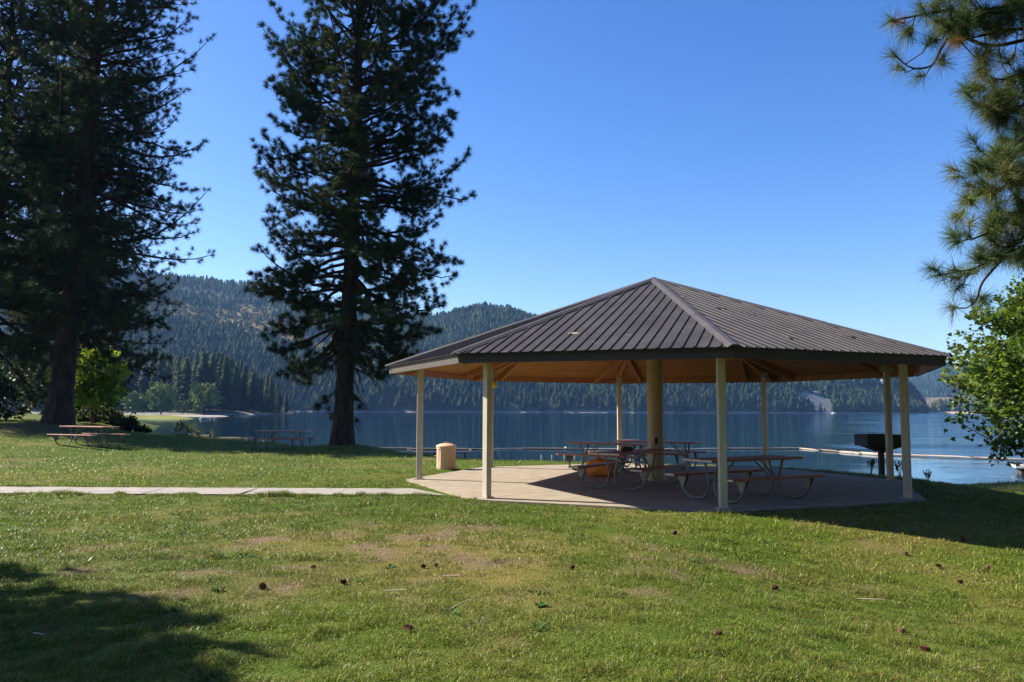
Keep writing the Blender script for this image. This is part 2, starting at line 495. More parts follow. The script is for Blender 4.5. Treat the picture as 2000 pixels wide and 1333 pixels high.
# bright broad-leaved weed rosettes and taller clumps scattered in the turf
P = np.concatenate([s[0] for s in sets]); c = np.concatenate([s[1] for s in sets])
wp, wc = [], []
for px, py in [(230, 1108), (320, 1082), (325, 1100), (425, 1150), (1055, 1150), (1180, 995), (760, 1100), (830, 1060), (620, 1010), (570, 985), (1430, 1040), (480, 1085),
               (1160, 1195), (930, 1210), (250, 1045), (1460, 1130), (1350, 1075), (880, 1190), (1500, 1205), (1880, 1235), (1560, 1165), (700, 1125), (340, 1000)] + [(rng.uniform(0, 2000), rng.uniform(985, 1320)) for _ in range(8)]:
    x, y = ong(px, py)
    if np.hypot(x - PC.x, y - PC.y) < 6.4: continue
    nb = int(rng.integers(10, 34)); sp = rng.uniform(.03, .10)
    col = (np.array((.075, .165, .028)) if rng.random() < .5 else np.array((.035, .085, .018))) * rng.uniform(.8, 1.2)
    for _ in range(nb):
        a = rng.uniform(0, 6.283); r0 = rng.uniform(0, sp); ln = rng.uniform(.04, .085); tl = rng.uniform(.25, .9)
        bx, by = x + math.cos(a) * r0, y + math.sin(a) * r0
        z = gzf(bx, by); w = .006
        q = []
        for t, s_ in ((0, 1), (0, -1), (.55, -1.4), (.55, 1.4)):
            q.append((bx + math.cos(a) * ln * t * math.cos(tl) - math.sin(a) * w * s_, by + math.sin(a) * ln * t * math.cos(tl) + math.cos(a) * w * s_, z + ln * t * math.sin(tl)))
        q.append((bx + math.cos(a) * ln * math.cos(tl), by + math.sin(a) * ln * math.cos(tl), z + ln * .85 * math.sin(tl)))
        wp.append(q); wc.append(col * rng.uniform(.8, 1.2))
P = np.concatenate([P, np.array(wp, np.float32)]); c = np.concatenate([c, np.array(wc)])
n = len(P)
idx = np.arange(n)[:, None] * 5
Ft = np.concatenate([idx + np.array([[0, 1, 2]]), idx + np.array([[0, 2, 3]]), idx + np.array([[3, 2, 4]])])
tag(np_mesh('grass', P.reshape(-1, 3), Ft, M['blade'], attr=np.repeat(c, 5, 0)), 'short mown lawn grass with straw coloured dry patches', 'grass', kind='stuff')

# ------------------------------------------------------------------ concrete pad and path
def octa(r, z=None, c=PC):
    o = [(c.x + r * math.cos(math.pi + ROT + k * math.pi / 4), c.y + r * math.sin(math.pi + ROT + k * math.pi / 4)) for k in range(8)]
    return o if z is None else [Vector((x, y, z)) for x, y in o]


def gap_sector(k0, k1, r, g=.012):
    pass


mb = MB()
O = octa(5.97); Oi = octa(5.62)
cc = (PC.x, PC.y)
# pad poured in eight wedges round the column plus a rim strip, with open joints between
for k in range(8):
    a, b = np.array(Oi[k]), np.array(Oi[(k + 1) % 8]); c0 = np.array(cc)
    cen = (a + b + c0) / 3
    tri = [p + (cen - p) / np.linalg.norm(cen - p) * (.016 if i < 2 else .03) for i, p in enumerate((a, b, c0))]
    mb.prism([tuple(p) for p in tri], -.14, 0)
    A, B = np.array(O[k]), np.array(O[(k + 1) % 8])
    d = (B - A) / np.linalg.norm(B - A) * .005
    mb.prism([tuple(A + d), tuple(B - d), tuple(b - d * .9), tuple(a + d * .9)], -.14, -.003)
tag(mb.build('concrete_pad', M['concrete']), kind='structure')
MB().prism(octa(5.93), -.3, -.025).build('pad_base', M['timber'])['kind'] = 'structure'
mb = MB()
x = -1.55
yc, wd = (PATHY[0] + PATHY[1]) / 2, (PATHY[1] - PATHY[0])
first = True
while x > -34:
    ln = 1.9
    z0 = gzf(x - ln / 2, yc)
    skew = .12 * math.sin(x * 3)
    z = -.012 if x > -9 else z0 + .03
    x1 = x - ln + .015
    pts = [(x1 + skew, PATHY[0]), (x, PATHY[0]), (x, PATHY[1]), (x1, PATHY[1])]
    if first: pts = [(x1, PATHY[0]), (-1.28, PATHY[0]), (-2.10, PATHY[1]), (x1, PATHY[1])]
    mb.prism(pts, z - .12, z)
    first = False
    x -= ln
tag(mb.build('path', M['walk']), kind='structure')

# ------------------------------------------------------------------ pavilion
pav = empty('picnic_pavilion', PC, 0, label='octagonal open picnic pavilion with brown ribbed metal roof on cream posts', cat='pavilion')
RE, ZB, ZT, ZA = 6.4, 2.50, 2.70, 4.83
LP = Vector((0, 0, 0))


def oc(r, k, z): 
    a = math.pi + ROT + k * math.pi / 4
    return Vector((r * math.cos(a), r * math.sin(a), z))


apo = math.cos(math.pi / 8)


def zroof(d): return ZA - (ZA - ZT) * d / (RE * apo)      # d = distance from axis measured square to an eave


for k in range(8):
    A, B = oc(RE + .06, k, 0), oc(RE + .06, k + 1, 0)
    mid = (A + B) / 2; n_ = mid.normalized(); t_ = (B - A).normalized(); half = (B - A).length / 2; dm = mid.length
    zt = zroof(dm)
    ap = Vector((0, 0, ZA))
    up = (ap - Vector((mid.x, mid.y, zt))).normalized(); nn = t_.cross(up).normalized()
    if nn.z < 0: nn = -nn
    mb = MB()
    sl = (ap - Vector((mid.x, mid.y, zt))).length
    e0 = Vector((mid.x, mid.y, zt))
    a, b = e0 - t_ * half, e0 + t_ * half
    th = nn * -.02
    mb.add([a, b, ap, a + th, b + th, ap + th], [(0, 1, 2), (5, 4, 3), (0, 3, 4, 1), (1, 4, 5, 2), (2, 5, 3, 0)])
    sp = .204; nr = int(half / sp)
    for i in range(-nr, nr + 1):
        s = i * sp
        fr = 1 - abs(s) / half
        if fr < .02: continue
        p0 = e0 + t_ * s; p1 = p0 + up * (sl * fr - .03)
        prof = [(-.026, -.004), (-.013, .019), (.013, .019), (.026, -.004)]
        vs = [p0 + t_ * u + nn * w - up * .012 for u, w in prof] + [p1 + t_ * u + nn * w for u, w in prof]
        mb.add(vs, [(0, 1, 5, 4), (1, 2, 6, 5), (2, 3, 7, 6), (3, 2, 1, 0), (4, 5, 6, 7), (0, 4, 7, 3)])
    mb.build('roof_panel', M['roof'], pav)
    # hip cap over the corner k
    c0 = oc(RE + .09, k, 0); c0.z = zroof((RE + .09) * apo) + .045
    ctop = Vector((0, 0, ZA + .05))
    hd = (ctop - c0).normalized(); hs = Vector((0, 0, 1)).cross(hd).normalized()
    mb = MB()
    cuts = [0, .36, .362, .72, .722, 1]
    for q0, q1, lift in ((0, .362, 0), (.36, .722, .004), (.72, 1.0, .008)):
        p, q = c0 + (ctop - c0) * q0, c0 + (ctop - c0) * q1
        vs = []
        for w_ in (p, q):
            for u, v in ((-.125, -.046), (-.045, .0), (.045, .0), (.125, -.046), (.125, -.059), (0, -.02), (-.125, -.059)):
                vs.append(w_ + hs * u + Vector((0, 0, v + lift)))
        mb.add(vs, [(i, (i + 1) % 7, 7 + (i + 1) % 7, 7 + i) for i in range(7)] + [tuple(range(6, -1, -1)), tuple(range(7, 14))])
    mb.build('ridge_cap', M['cap'], pav)
    # fascia board and drip strip
    A2, B2 = oc(RE, k, 0), oc(RE, k + 1, 0)
    A3, B3 = oc(RE - .05, k, 0), oc(RE - .05, k + 1, 0)
    mb = MB(); zf = zroof(RE * apo) - .03
    mb.add([(A2.x, A2.y, ZB), (B2.x, B2.y, ZB), (B3.x, B3.y, ZB), (A3.x, A3.y, ZB), (A2.x, A2.y, zf - .045), (B2.x, B2.y, zf - .045), (B3.x, B3.y, zf - .045), (A3.x, A3.y, zf - .045)],
           [(3, 2, 1, 0), (4, 5, 6, 7), (0, 1, 5, 4), (1, 2, 6, 5), (2, 3, 7, 6), (3, 0, 4, 7)])
    fb = mb.build('fascia', M['fascia'], pav)
    A5, B5, A6, B6 = oc(RE - .052, k, 0), oc(RE - .052, k + 1, 0), oc(RE - .10, k, 0), oc(RE - .10, k + 1, 0)
    mb = MB()
    mb.add([(A5.x, A5.y, ZB + .004), (B5.x, B5.y, ZB + .004), (B6.x, B6.y, ZB + .004), (A6.x, A6.y, ZB + .004), (A5.x, A5.y, zf - .03), (B5.x, B5.y, zf - .03), (B6.x, B6.y, zf - .012), (A6.x, A6.y, zf - .012)],
           [(3, 2, 1, 0), (4, 5, 6, 7), (0, 1, 5, 4), (1, 2, 6, 5), (2, 3, 7, 6), (3, 0, 4, 7)])
    mb.build('rim_board', M['rafter'], pav)
    A4, B4 = oc(RE + .018, k, 0), oc(RE + .018, k + 1, 0)
    mb = MB()
    mb.add([(A4.x, A4.y, zf - .047), (B4.x, B4.y, zf - .047), (B3.x, B3.y, zf - .047), (A3.x, A3.y, zf - .047), (A4.x, A4.y, zf + .004), (B4.x, B4.y, zf + .004), (B3.x, B3.y, zf + .02), (A3.x, A3.y, zf + .02)],
           [(3, 2, 1, 0), (4, 5, 6, 7), (0, 1, 5, 4), (1, 2, 6, 5), (2, 3, 7, 6), (3, 0, 4, 7)])
    mb.build('drip_edge', M['drip'], fb)
    # ceiling boards: courses parallel to the eave, each a hair lower than the next
    mb = MB()
    nb = 34
    for j in range(nb):
        d0 = (RE - .06) * apo * j / nb; d1 = (RE - .06) * apo * (j + 1) / nb - .008
        if d0 < .15: continue
        w0, w1 = d0 * math.tan(math.pi / 8), d1 * math.tan(math.pi / 8)
        z0, z1 = zroof(d0) - .045, zroof(d1) - .045
        q = [n_ * d0 - t_ * w0 + Vector((0, 0, z0)), n_ * d0 + t_ * w0 + Vector((0, 0, z0)), n_ * d1 + t_ * w1 + Vector((0, 0, z1)), n_ * d1 - t_ * w1 + Vector((0, 0, z1))]
        dz = Vector((0, 0, -.016 - .004 * (j % 2)))
        mb.add(q + [p + dz for p in q], [(0, 1, 2, 3), (7, 6, 5, 4), (0, 4, 5, 1), (1, 5, 6, 2), (2, 6, 7, 3), (3, 7, 4, 0)])
    mb.build('ceiling', M['ceiling'], pav)
    # hip rafter and two jack rafters
    hr = oc(RE - .11, k, 0); hr.z = zroof((RE - .11) * apo) - .068
    MB().beam(Vector((hr.x * .07, hr.y * .07, zroof(.07 * RE * apo) - .068)), hr, .11, .20).build('rafter', M['rafter'], pav)
    for s in (-.33, .33):
        e = n_ * (RE * apo - .105) + t_ * (half * 2 * s * .98); e.z = zroof(RE * apo - .105) - .068
        fr = abs(s) * 2
        st = n_ * (RE * apo * (fr * .92 + .06)) + t_ * (half * 2 * s * .98 * 1.0); st.z = zroof(RE * apo * (fr * .92 + .06)) - .068
        MB().beam(st, e, .085, .165).build('rafter', M['rafter'], pav)
    # post
    a_ = math.pi + ROT + k * math.pi / 4 - (.16 if k == 0 else 0)
    p = oc(PR, k, 0)
    rot = Matrix.Rotation(a_, 3, 'Z')
    po = MB().box((p.x, p.y, 1.355), (.128, .128, 2.67), rot, .008).build('post', M['post'], pav)
    mb = MB().box((p.x, p.y, .008), (.20, .20, .014), rot)
    for sx_, sy_ in ((1, 1), (1, -1), (-1, 1), (-1, -1)):
        mb.lathe([(.012, .015), (.012, .03), (.006, .034)], 6, tuple(Vector((p.x, p.y, 0)) + rot @ Vector((.08 * sx_, .08 * sy_, 0))))
    mb.build('base_plate', M['post'], po)
    g = Vector((math.cos(math.pi + ROT + k * math.pi / 4), math.sin(math.pi + ROT + k * math.pi / 4), 0)); sd = Vector((-g.y, g.x, 0))
    for sg in (-1, 1):
        mb = MB()
        q = [(-.16, 2.60), (.16, 2.60), (.16, 2.74), (-.16, 2.84)]
        vs = [p + g * u + sd * (sg * (.061 + w)) + Vector((0, 0, z)) for w in (0, .008) for u, z in q]
        mb.add(vs, [(0, 1, 2, 3), (7, 6, 5, 4), (0, 4, 5, 1), (1, 5, 6, 2), (2, 6, 7, 3), (3, 7, 4, 0)])
        mb.build('bracket', M['post'], po)
col = MB().lathe([(.20, 0), (.20, .3), (.195, 1.5), (.195, 4.6), (.12, 4.72)], 32).build('column', M['column'], pav, True)
MB().lathe([(.25, 0), (.25, .05), (.215, .07), (.201, .12)], 32).build('collar', M['column'], col, True)
oa = R(262)
op = Vector((.2 * math.cos(oa), .2 * math.sin(oa), .93))
ob = MB().box(op + Vector((0, -.02, 0)), (.075, .06, .14), Matrix.Rotation(R(-8), 3, 'Z'), .008)
ob.box(op + Vector((0, -.052, .0)), (.045, .008, .09), Matrix.Rotation(R(-8), 3, 'Z'))
ob.build('outlet_box', M['black'], col)
mb = MB()
mb.lathe([(.2035, .60), (.206, .605), (.206, .635), (.2035, .64)], 32)
mb.build('strap', M['rafter'], col, True)
MB().lathe([(.3, 0), (.34, .03), (.34, .3), (.2, .36)], 16, (0, 0, ZA - .55)).build('hub', M['rafter'], pav)
tr = empty('insect_trap', (PC.x + oc(PR - .16, 7, 0).x, PC.y + oc(PR - .16, 7, 0).y, 2.28), label='small yellow insect trap hanging under the eave by back left post', cat='trap')
MB().lathe([(.03, 0), (.07, .03), (.075, .13), (.05, .17), (.02, .19)], 14).build('jar', M['yellow'], tr, True)
MB().tube([(0, 0, .19), (.01, 0, .28), (0, 0, .36)], .004, 5).build('hook', M['black'], tr)

for i, (px, py, l) in enumerate([(1408, 604, .34), (1470, 616, .2), (1665, 660, .3), (1548, 662, .2), (1122, 652, .22)]):
    u, Y_, Z_ = ray(px, py)
    best = None
    for k in range(8):
        A, B = oc(RE, k, 0), oc(RE, k + 1, 0); n_ = ((A + B) / 2).normalized(); sl_ = (ZA - ZT) / (RE * apo)
        den = Z_ + sl_ * (n_.x * u + n_.y * Y_)
        t = (ZA - EYE + sl_ * (n_.x * PC.x + n_.y * PC.y)) / den
        p = Vector((u * t, Y_ * t, EYE + Z_ * t)); q = p - PC
        if abs(math.atan2(q.y, q.x) - math.atan2(n_.y, n_.x)) < math.pi / 8 and (best is None or t < best[0]): best = (t, p, n_, sl_)
    if best is None: continue
    t, p, n_, sl_ = best
    mb = MB()
    g = random.Random(i)
    for _ in range(7):
        a = g.uniform(-.5, .5); o_ = Vector((g.uniform(-.04, .04), g.uniform(-.03, .03), .006)); d_ = Vector((math.cos(a), math.sin(a), 0)) * l * .5 * g.uniform(.5, 1)
        mb.tube([o_ - d_, o_, o_ + d_], [.006, .014, .005], 4)
    o = mb.build('dead_sprig', M['pale']); o.location = p + Vector((0, 0, .002))
    o.rotation_euler = Vector((n_.x * sl_, n_.y * sl_, 1)).to_track_quat('Z', 'Y').to_euler()
    tag(o, ['pale dead needle litter high on the right roof slope by the ridge cap', 'small pale litter fleck on the right roof slope below the highest one', 'pale litter fleck far right on the roof slope near the eave',
            'pale litter fleck low in the middle of the right roof slope', 'pale litter fleck on the front roof slope'][i], 'sprig')

# ------------------------------------------------------------------ picnic tables
def bent(points, r=.12, n=5):
    """polyline with rounded corners."""
    P = [Vector(p) for p in points]; out = [P[0]]
    for i in range(1, len(P) - 1):
        a, b = (P[i - 1] - P[i]), (P[i + 1] - P[i])
        q = min(r, a.length * .48, b.length * .48)
        s, e = P[i] + a.normalized() * q, P[i] + b.normalized() * q
        for k in range(n + 1):
            t = k / n
            out.append(s * (1 - t) ** 2 + P[i] * 2 * t * (1 - t) + e * t * t)
    out.append(P[-1])
    return out


def make_table():
    root = empty('picnic_table', (0, 0, 0))
    Lh = 1.22
    mb = MB()
    for j in range(3):
        mb.box((0, (j - 1) * .252, .745), (2 * Lh, .243, .042), None, .004)
    mb.cur = 1
    for s in (-1, 1):
        for j in range(3): mb.box((s * (Lh + .001), (j - 1) * .252, .745), (.004, .236, .034))
    tp = mb.build('tabletop', M['plank'], root, extra=[M['plankend']])
    for s in (-1, 1):
        mb = MB(); mb.box((0, s * .74, .44), (2 * Lh, .26, .042), None, .004)
        mb.cur = 1
        for e in (-1, 1): mb.box((e * (Lh + .001), s * .74, .44), (.004, .25, .034))
        mb.build('bench', M['plank'], root, extra=[M['plankend']])
    for e in (-1, 1):
        x = e * .86
        mb = MB()
        for s in (-1, 1):
            pth = [(x, s * .30, .715), (x, s * .17, .714), (x, s * .045, .30), (x, s * .17, .024), (x, s * .60, .024), (x, s * .80, .22), (x, s * .70, .41)]
            mb.tube(bent([pth[1]] + pth[2:], .17, 6), .024, 8)
        mb.box((x, 0, .716), (.05, .62, .016))
        fr = mb.build('leg_frame', M['steel'], root, True)
        for s in (-1, 1):
            g = MB()
            for dx in (-.028, .028):
                pts = [(s * .62, .418), (s * .87, .418), (s * .80, .26), (s * .72, .20)]
                g.add([(x + dx - .003, y, z) for y, z in pts] + [(x + dx + .003, y, z) for y, z in pts],
                      [(0, 1, 2, 3), (7, 6, 5, 4), (0, 4, 5, 1), (1, 5, 6, 2), (2, 6, 7, 3), (3, 7, 4, 0)])
            g.build('bench_bracket', M['steel'], fr)
        for s in (-1, 1):
            MB().tube([(x, s * .05, .30), (e * .34, s * .09, .72)], .014, 6).build('brace', M['steel'], root, True)
    return root


TG = 'picnic tables of red brown planks on bent pipe legs'
proto = make_table()
tables = [
    (2.62, 17.55, 0, 54, 'shaded picnic table in front of the thick central column, nearest the orange bundle'),
    (4.42, 15.22, 0, 31, 'shaded picnic table closest to the camera, behind the front middle post'),
    (2.72, 21.95, 0, -40, 'picnic table at the back left of the pavilion with reddish top edge'),
    (4.3, 23.35, 0, -33, 'picnic table mostly hidden behind the central column at the pad edge'),
    (-16.5, 31.2, None, -24, 'picnic table on the grass beside the big left pine trunk'),
    (-9.75, 34.2, None, -14, 'picnic table by the lake bank left of the tall single pine'),
    (-2.75, 32.6, None, 10, 'picnic table below the bank behind the tan trash can'),
]
for i, (x, y, z, a, lab) in enumerate(tables):
    o = proto if i == 0 else copy_tree(proto)
    o.location = (x, y, gzf(x, y) if z is None else z); o.rotation_euler = (0, 0, R(a))
    tag(o, lab, 'picnic table', TG)
tables_extra = []

# crumpled orange bundle beside the near left table
def crumple(name, size, seed, mat_, n=26):
    u = np.linspace(0, math.pi, n); v = np.linspace(0, 2 * math.pi, n * 2, endpoint=False)
    U, W = np.meshgrid(u, v, indexing='ij')
    x, y, z = np.sin(U) * np.cos(W), np.sin(U) * np.sin(W), np.cos(U)
    d = 1 + .35 * (fbm(x * 2.2 + 5, y * 2.2 + z * 2.5, seed, 4) - .5) + .25 * (np.abs(fbm(x * 4 + z * 3, y * 4 - z, seed + 3, 3) - .5) * 2 - .2)
    P = np.stack([np.sign(x) * np.abs(x) ** .8 * d * size[0] / 2, np.sign(y) * np.abs(y) ** .8 * d * size[1] / 2, np.maximum(np.sign(z) * np.abs(z) ** .7 * d, -.9) * size[2] / 2 + size[2] * .45], -1).reshape(-1, 3)
    k = n * 2
    Fq = [(i * k + j, (i + 1) * k + j, (i + 1) * k + (j + 1) % k, i * k + (j + 1) % k) for i in range(n - 1) for j in range(k)]
    return np_mesh(name, P, Fq, mat_, smooth=True)


o = crumple('fabric_bundle', (.8, .42, .44), 3, M['orange']); o.location = (2.28, 20.1, .01); o.rotation_euler = (0, 0, R(-14))
tag(o, 'crumpled orange fabric bundle on the pad behind the near left table', 'bundle')
# folded dark cloth left on the near left table
o = crumple('folded_cloth', (.26, .2, .10), 9, M['timber'], 14); o.location = (2.52, 17.45, .765)
tag(o, 'small dark crumpled cloth lying on a shaded tabletop', 'cloth')

# ------------------------------------------------------------------ trash can
tx, ty = -1.83, 22.45
can = empty('trash_can', (tx, ty, gzf(tx, ty)), label='fluted peach coloured metal trash can with domed lid on the grass', cat='trash can')
bd = MB().lathe([(.255, 0), (.26, .02), (.265, .05), (.268, .08), (.268, .30), (.268, .52), (.268, .555), (.278, .56), (.278, .60), (.27, .62)], 96,
                mod=lambda k, z: 1 - (.038 if (k % 6 < 3 and .06 < z < .54) else 0)).build('body', M['can'], can, True)
lid = MB().lathe([(.285, .60), (.288, .615), (.288, .64), (.26, .665), (.16, .70), (.04, .715)], 48).build('lid', M['can'], can, True)
MB().tube(bent([(-.06, 0, .71), (-.055, 0, .75), (.055, 0, .75), (.06, 0, .71)], .03, 4), .008, 6).build('handle', M['can'], lid, True)
for s in (-1, 1):
    MB().tube(bent([(s * .262, -.06, .36), (s * .31, -.05, .36), (s * .31, .05, .36), (s * .262, .06, .36)], .03, 4), .008, 6).build('handle', M['can'], can, True)

# ------------------------------------------------------------------ barbecue grill
gx_, gy_ = ong(1722, 921)
gr = empty('barbecue_grill', (gx_, gy_, gzf(gx_, gy_)), R(4), label='large black park barbecue grill on a pedestal by the water', cat='grill')
z0 = -gr.location.z
mb = MB()
W_, D_ = .565, .36
zt_, zb_ = 1.02 + z0, .70 + z0
T = [(-W_, -D_), (W_, -D_), (W_, D_), (-W_, D_)]
outer = [(x, y, zt_) for x, y in T] + [(x, y, zb_) for x, y in T]
inn = [(x * .96, y * .94, zt_) for x, y in T] + [(x * .96, y * .94, zb_ + .05) for x, y in T]
fs = [(i, 4 + i, 4 + (i + 1) % 4, (i + 1) % 4) for i in range(4)] + [(8 + i, 8 + (i + 1) % 4, 12 + (i + 1) % 4, 12 + i) for i in range(4)] + [(i, (i + 1) % 4, 8 + (i + 1) % 4, 8 + i) for i in range(4)] + [(12, 13, 14, 15)]
mb.add(outer + inn, fs)
S_ = [(x * .86, y * .86, zb_ - .001) for x, y in T] + [(x * .16, y * .24, zb_ - .17) for x, y in T]
mb.add(S_ + [(x, y, zb_) for x, y in T], [(i, 4 + i, 4 + (i + 1) % 4, (i + 1) % 4) for i in range(4)] + [(7, 6, 5, 4), (8, 9, 10, 11)])
fbx = mb.build('firebox', M['black'], gr)
mb = MB()
for i in range(22): mb.tube([(-W_ * .94 + i * W_ * 1.88 / 21, -D_ * .92, zt_ - .03), (-W_ * .94 + i * W_ * 1.88 / 21, D_ * .92, zt_ - .03)], .007, 5)
gt = mb.build('cooking_grate', M['black'], gr)
for s in (-1, 1):
    MB().tube(bent([(s * W_, -.12, zt_ - .09), (s * (W_ + .07), -.11, zt_ - .07), (s * (W_ + .07), .11, zt_ - .07), (s * W_, .12, zt_ - .09)], .03, 3), .010, 6).build('handle', M['black'], fbx, True)
MB().box((0, 0, (zb_ - .15) / 2), (.13, .13, zb_ - .15), None, .008).build('pedestal', M['black'], gr)
MB().box((0, -.0, .01), (.26, .26, .02)).build('base_plate', M['black'], gr)

# ------------------------------------------------------------------ foliage machinery
def needles(C, A, n, ln, w, cols, spread=(.25, 1.6), seed=1):
    """C (k,3) tuft centres, A (k,3) axes, n needles each -> mesh arrays."""
    g = np.random.default_rng(seed)
    k = len(C)
    C = np.repeat(C, n, 0); A = np.repeat(A, n, 0); A = A / np.linalg.norm(A, axis=1, keepdims=True)
    q = g.normal(size=C.shape); q -= A * (q * A).sum(1, keepdims=True); q /= np.linalg.norm(q, axis=1, keepdims=True)
    th = (spread[0] + (spread[1] - spread[0]) * g.random(len(C)))[:, None]
    d = A * np.cos(th) + q * np.sin(th)
    s0 = C + A * (g.random(len(C))[:, None] - .6) * ln * .6
    l = ln * (.7 + .45 * g.random(len(C)))[:, None]
    e = s0 + d * l; e[:, 2] -= (.12 * l[:, 0])
    sd = np.cross(d, g.normal(size=d.shape)); sd /= np.linalg.norm(sd, axis=1, keepdims=True) + 1e-9
    P = np.stack([s0 + sd * w * .5, s0 - sd * w * .5, e + sd * w * .12, e - sd * w * .12], 1)
    Ff = np.arange(len(C))[:, None] * 4 + np.array([[0, 1, 3, 2]])
    cc_ = np.repeat(cols, n, 0) * (.75 + .5 * g.random(len(C)))[:, None]
    return P.reshape(-1, 3), Ff, np.repeat(cc_, 4, 0)


def unit(v): return v / (np.linalg.norm(v) + 1e-9)


def make_pine(H, z0, rad, r0, lean, seed, nl, nneed=34, ln=.22, w=.016, dead=14, foliage_from=.38, toward=None, sub_step=.30):
    """-> (trunk MB, needle arrays).  rad(z, phi) = reach of limbs at that height."""
    g = np.random.default_rng(seed)
    mb = MB()
    pts, rs = [], []
    for i in range(26):
        t = i / 25; z = H * t
        wob = .10 * math.sin(3.1 * t * 3 + seed) * t
        pts.append((lean[0] * t + wob, lean[1] * t + .07 * math.cos(7 * t + seed), z - .15))
        rs.append(r0 * (1 - t) ** .85 * .92 + .015 + r0 * .38 * math.exp(-z / .55))
    mb.tube(pts, rs, 18)
    def trunk_at(z):
        t = min(1, max(0, (z + .15) / H)) * 25; i = min(24, int(t)); f = t - i
        return np.array(pts[i]) * (1 - f) + np.array(pts[i + 1]) * f, rs[i] * (1 - f) + rs[i + 1] * f
    TC, TA, TCOL = [], [], []
    greens = [np.array((.030, .056, .018)), np.array((.042, .066, .020)), np.array((.020, .042, .016)), np.array((.055, .070, .022)), np.array((.070, .062, .024))]
    for i in range(nl + dead):
        isdead = i >= nl
        if isdead: z = z0 + g.uniform(-2.8, 1.5)
        else: z = z0 + (H * .985 - z0) * ((i + g.random()) / nl) ** .92
        phi = (i * 2.399 + g.normal() * .4)
        c, tr = trunk_at(z)
        Lr = rad(z, phi) * g.uniform(.72, 1.08) * (.55 if isdead else 1)
        rel = (z - z0) / (H - z0)
        e0 = (-.12 + .75 * rel + g.normal() * .24) if not isdead else -.05 + g.normal() * .15
        droop = (.42 - .45 * rel + g.normal() * .16) if not isdead else .75 + g.normal() * .1
        tip = .34 + g.normal() * .06 if not isdead else .05
        hd = np.array((math.cos(phi), math.sin(phi), 0)); sdv = np.array((-math.sin(phi), math.cos(phi), 0))
        bend = g.normal() * .18
        npt = 9
        path = []
        for j in range(npt):
            s = j / (npt - 1)
            p = c + hd * (Lr * s) + sdv * (bend * Lr * s * s) + np.array((0, 0, Lr * (math.tan(e0) * s - droop * s * s + tip * s ** 4)))
            path.append(p + g.normal(size=3) * .02 * Lr * .5)
        lr = min(tr * .38, .03 + .016 * Lr)
        mb.tube(path, [lr * (1 - .88 * j / (npt - 1)) for j in range(npt)], 5)
        s = foliage_from * g.uniform(.7, 1.2) if not isdead else .3
        side = 1
        while s < 1.0:
            j = min(npt - 2, int(s * (npt - 1))); f = s * (npt - 1) - j
            p = path[j] * (1 - f) + path[j + 1] * f
            T = unit(path[j + 1] - path[j])
            side = -side
            sl = (.25 + .95 * (1 - s) ** .7) * g.uniform(.6, 1.15) * min(1, Lr / 2.6 + .15)
            an = side * g.uniform(.5, 1.15)
            d = T * math.cos(an) + np.cross(np.array((0, 0, 1)), T) * math.sin(an) + np.array((0, 0, g.normal() * .42 - .06))
            d = unit(d)
            if isdead: d = unit(d + np.array((0, 0, -.9)))
            up = np.array((0, 0, .28 if not isdead else .35))
            q1 = p + d * sl * .5 + np.array((0, 0, -.05 * sl)); q2 = p + d * sl + up * sl
            mb.tube([p, q1, q2], [.011, .009, .006], 3, False)
            if not isdead or g.random() < .12:
                col = greens[int(g.choice(5, p=(.34, .3, .2, .12, .04)))] * g.uniform(.85, 1.15)
                TC.append(q2); TA.append(unit(q2 - q1 + np.array((0, 0, .1)))); TCOL.append(col)
                if sl > .35:
                    TC.append(q1 + g.normal(size=3) * .05); TA.append(unit(d + np.array((0, 0, .5)))); TCOL.append(col)
                if sl > .6:
                    for _ in range(2):
                        e = unit(d + g.normal(size=3) * .7); r_ = p + d * sl * g.uniform(.4, .9)
                        e2 = r_ + e * g.uniform(.15, .35)
                        mb.tube([r_, e2], [.007, .005], 3, False)
                        TC.append(e2); TA.append(unit(e + np.array((0, 0, .3)))); TCOL.append(col)
            s += sub_step / Lr * g.uniform(.7, 1.3)
        if not isdead:
            TC.append(path[-1]); TA.append(unit(path[-1] - path[-2])); TCOL.append(greens[1])
    return mb, needles(np.array(TC), np.array(TA), nneed, ln, w, np.array(TCOL), seed=seed)


def place_pine(x, y, mesh, label, group=None, rz=0, sc=1.0):
    o = empty('pine_tree', (x, y, gzf(x, y)), rz, label=label, cat='pine tree', group=group)
    o.scale = (sc, sc, sc)
    mb, (P, Fn, C) = mesh if not isinstance(mesh, bpy.types.Object) else (None, (None,) * 3)
    mb.build('trunk', M['bark'], o, True)
    np_mesh('crown', P, Fn, M['needle'], o, attr=C)
    return o


def copy_pine(src, x, y, label, rz, sc, group=None):
    o = copy_tree(src); o.location = (x, y, gzf(x, y)); o.rotation_euler = (0, 0, rz); o.scale = (sc, sc, sc * 1.03)
    return tag(o, label, 'pine tree', group)


# the tall single pine: limb reach follows the crown outline (left / right halves differ)
LZ = [2.5, 4.5, 5.8, 7.0, 8.5, 9.3, 10.8, 12.5, 15, 17, 19, 22, 25, 26.5]
LLv = [2.0, 3.6, 4.6, 4.3, 4.3, 4.1, 3.5, 4.0, 4.3, 3.9, 3.6, 2.8, 1.2, .3]
LRv = [2.4, 3.9, 4.2, 4.2, 4.6, 4.8, 5.0, 4.5, 4.7, 4.8, 4.1, 3.0, 1.3, .3]


def rad_mid(z, phi):
    c = math.cos(phi)
    l, r = np.interp(z, LZ, LLv), np.interp(z, LZ, LRv)
    w = .5 + .5 * c
    return float(l * (1 - w) + r * w)


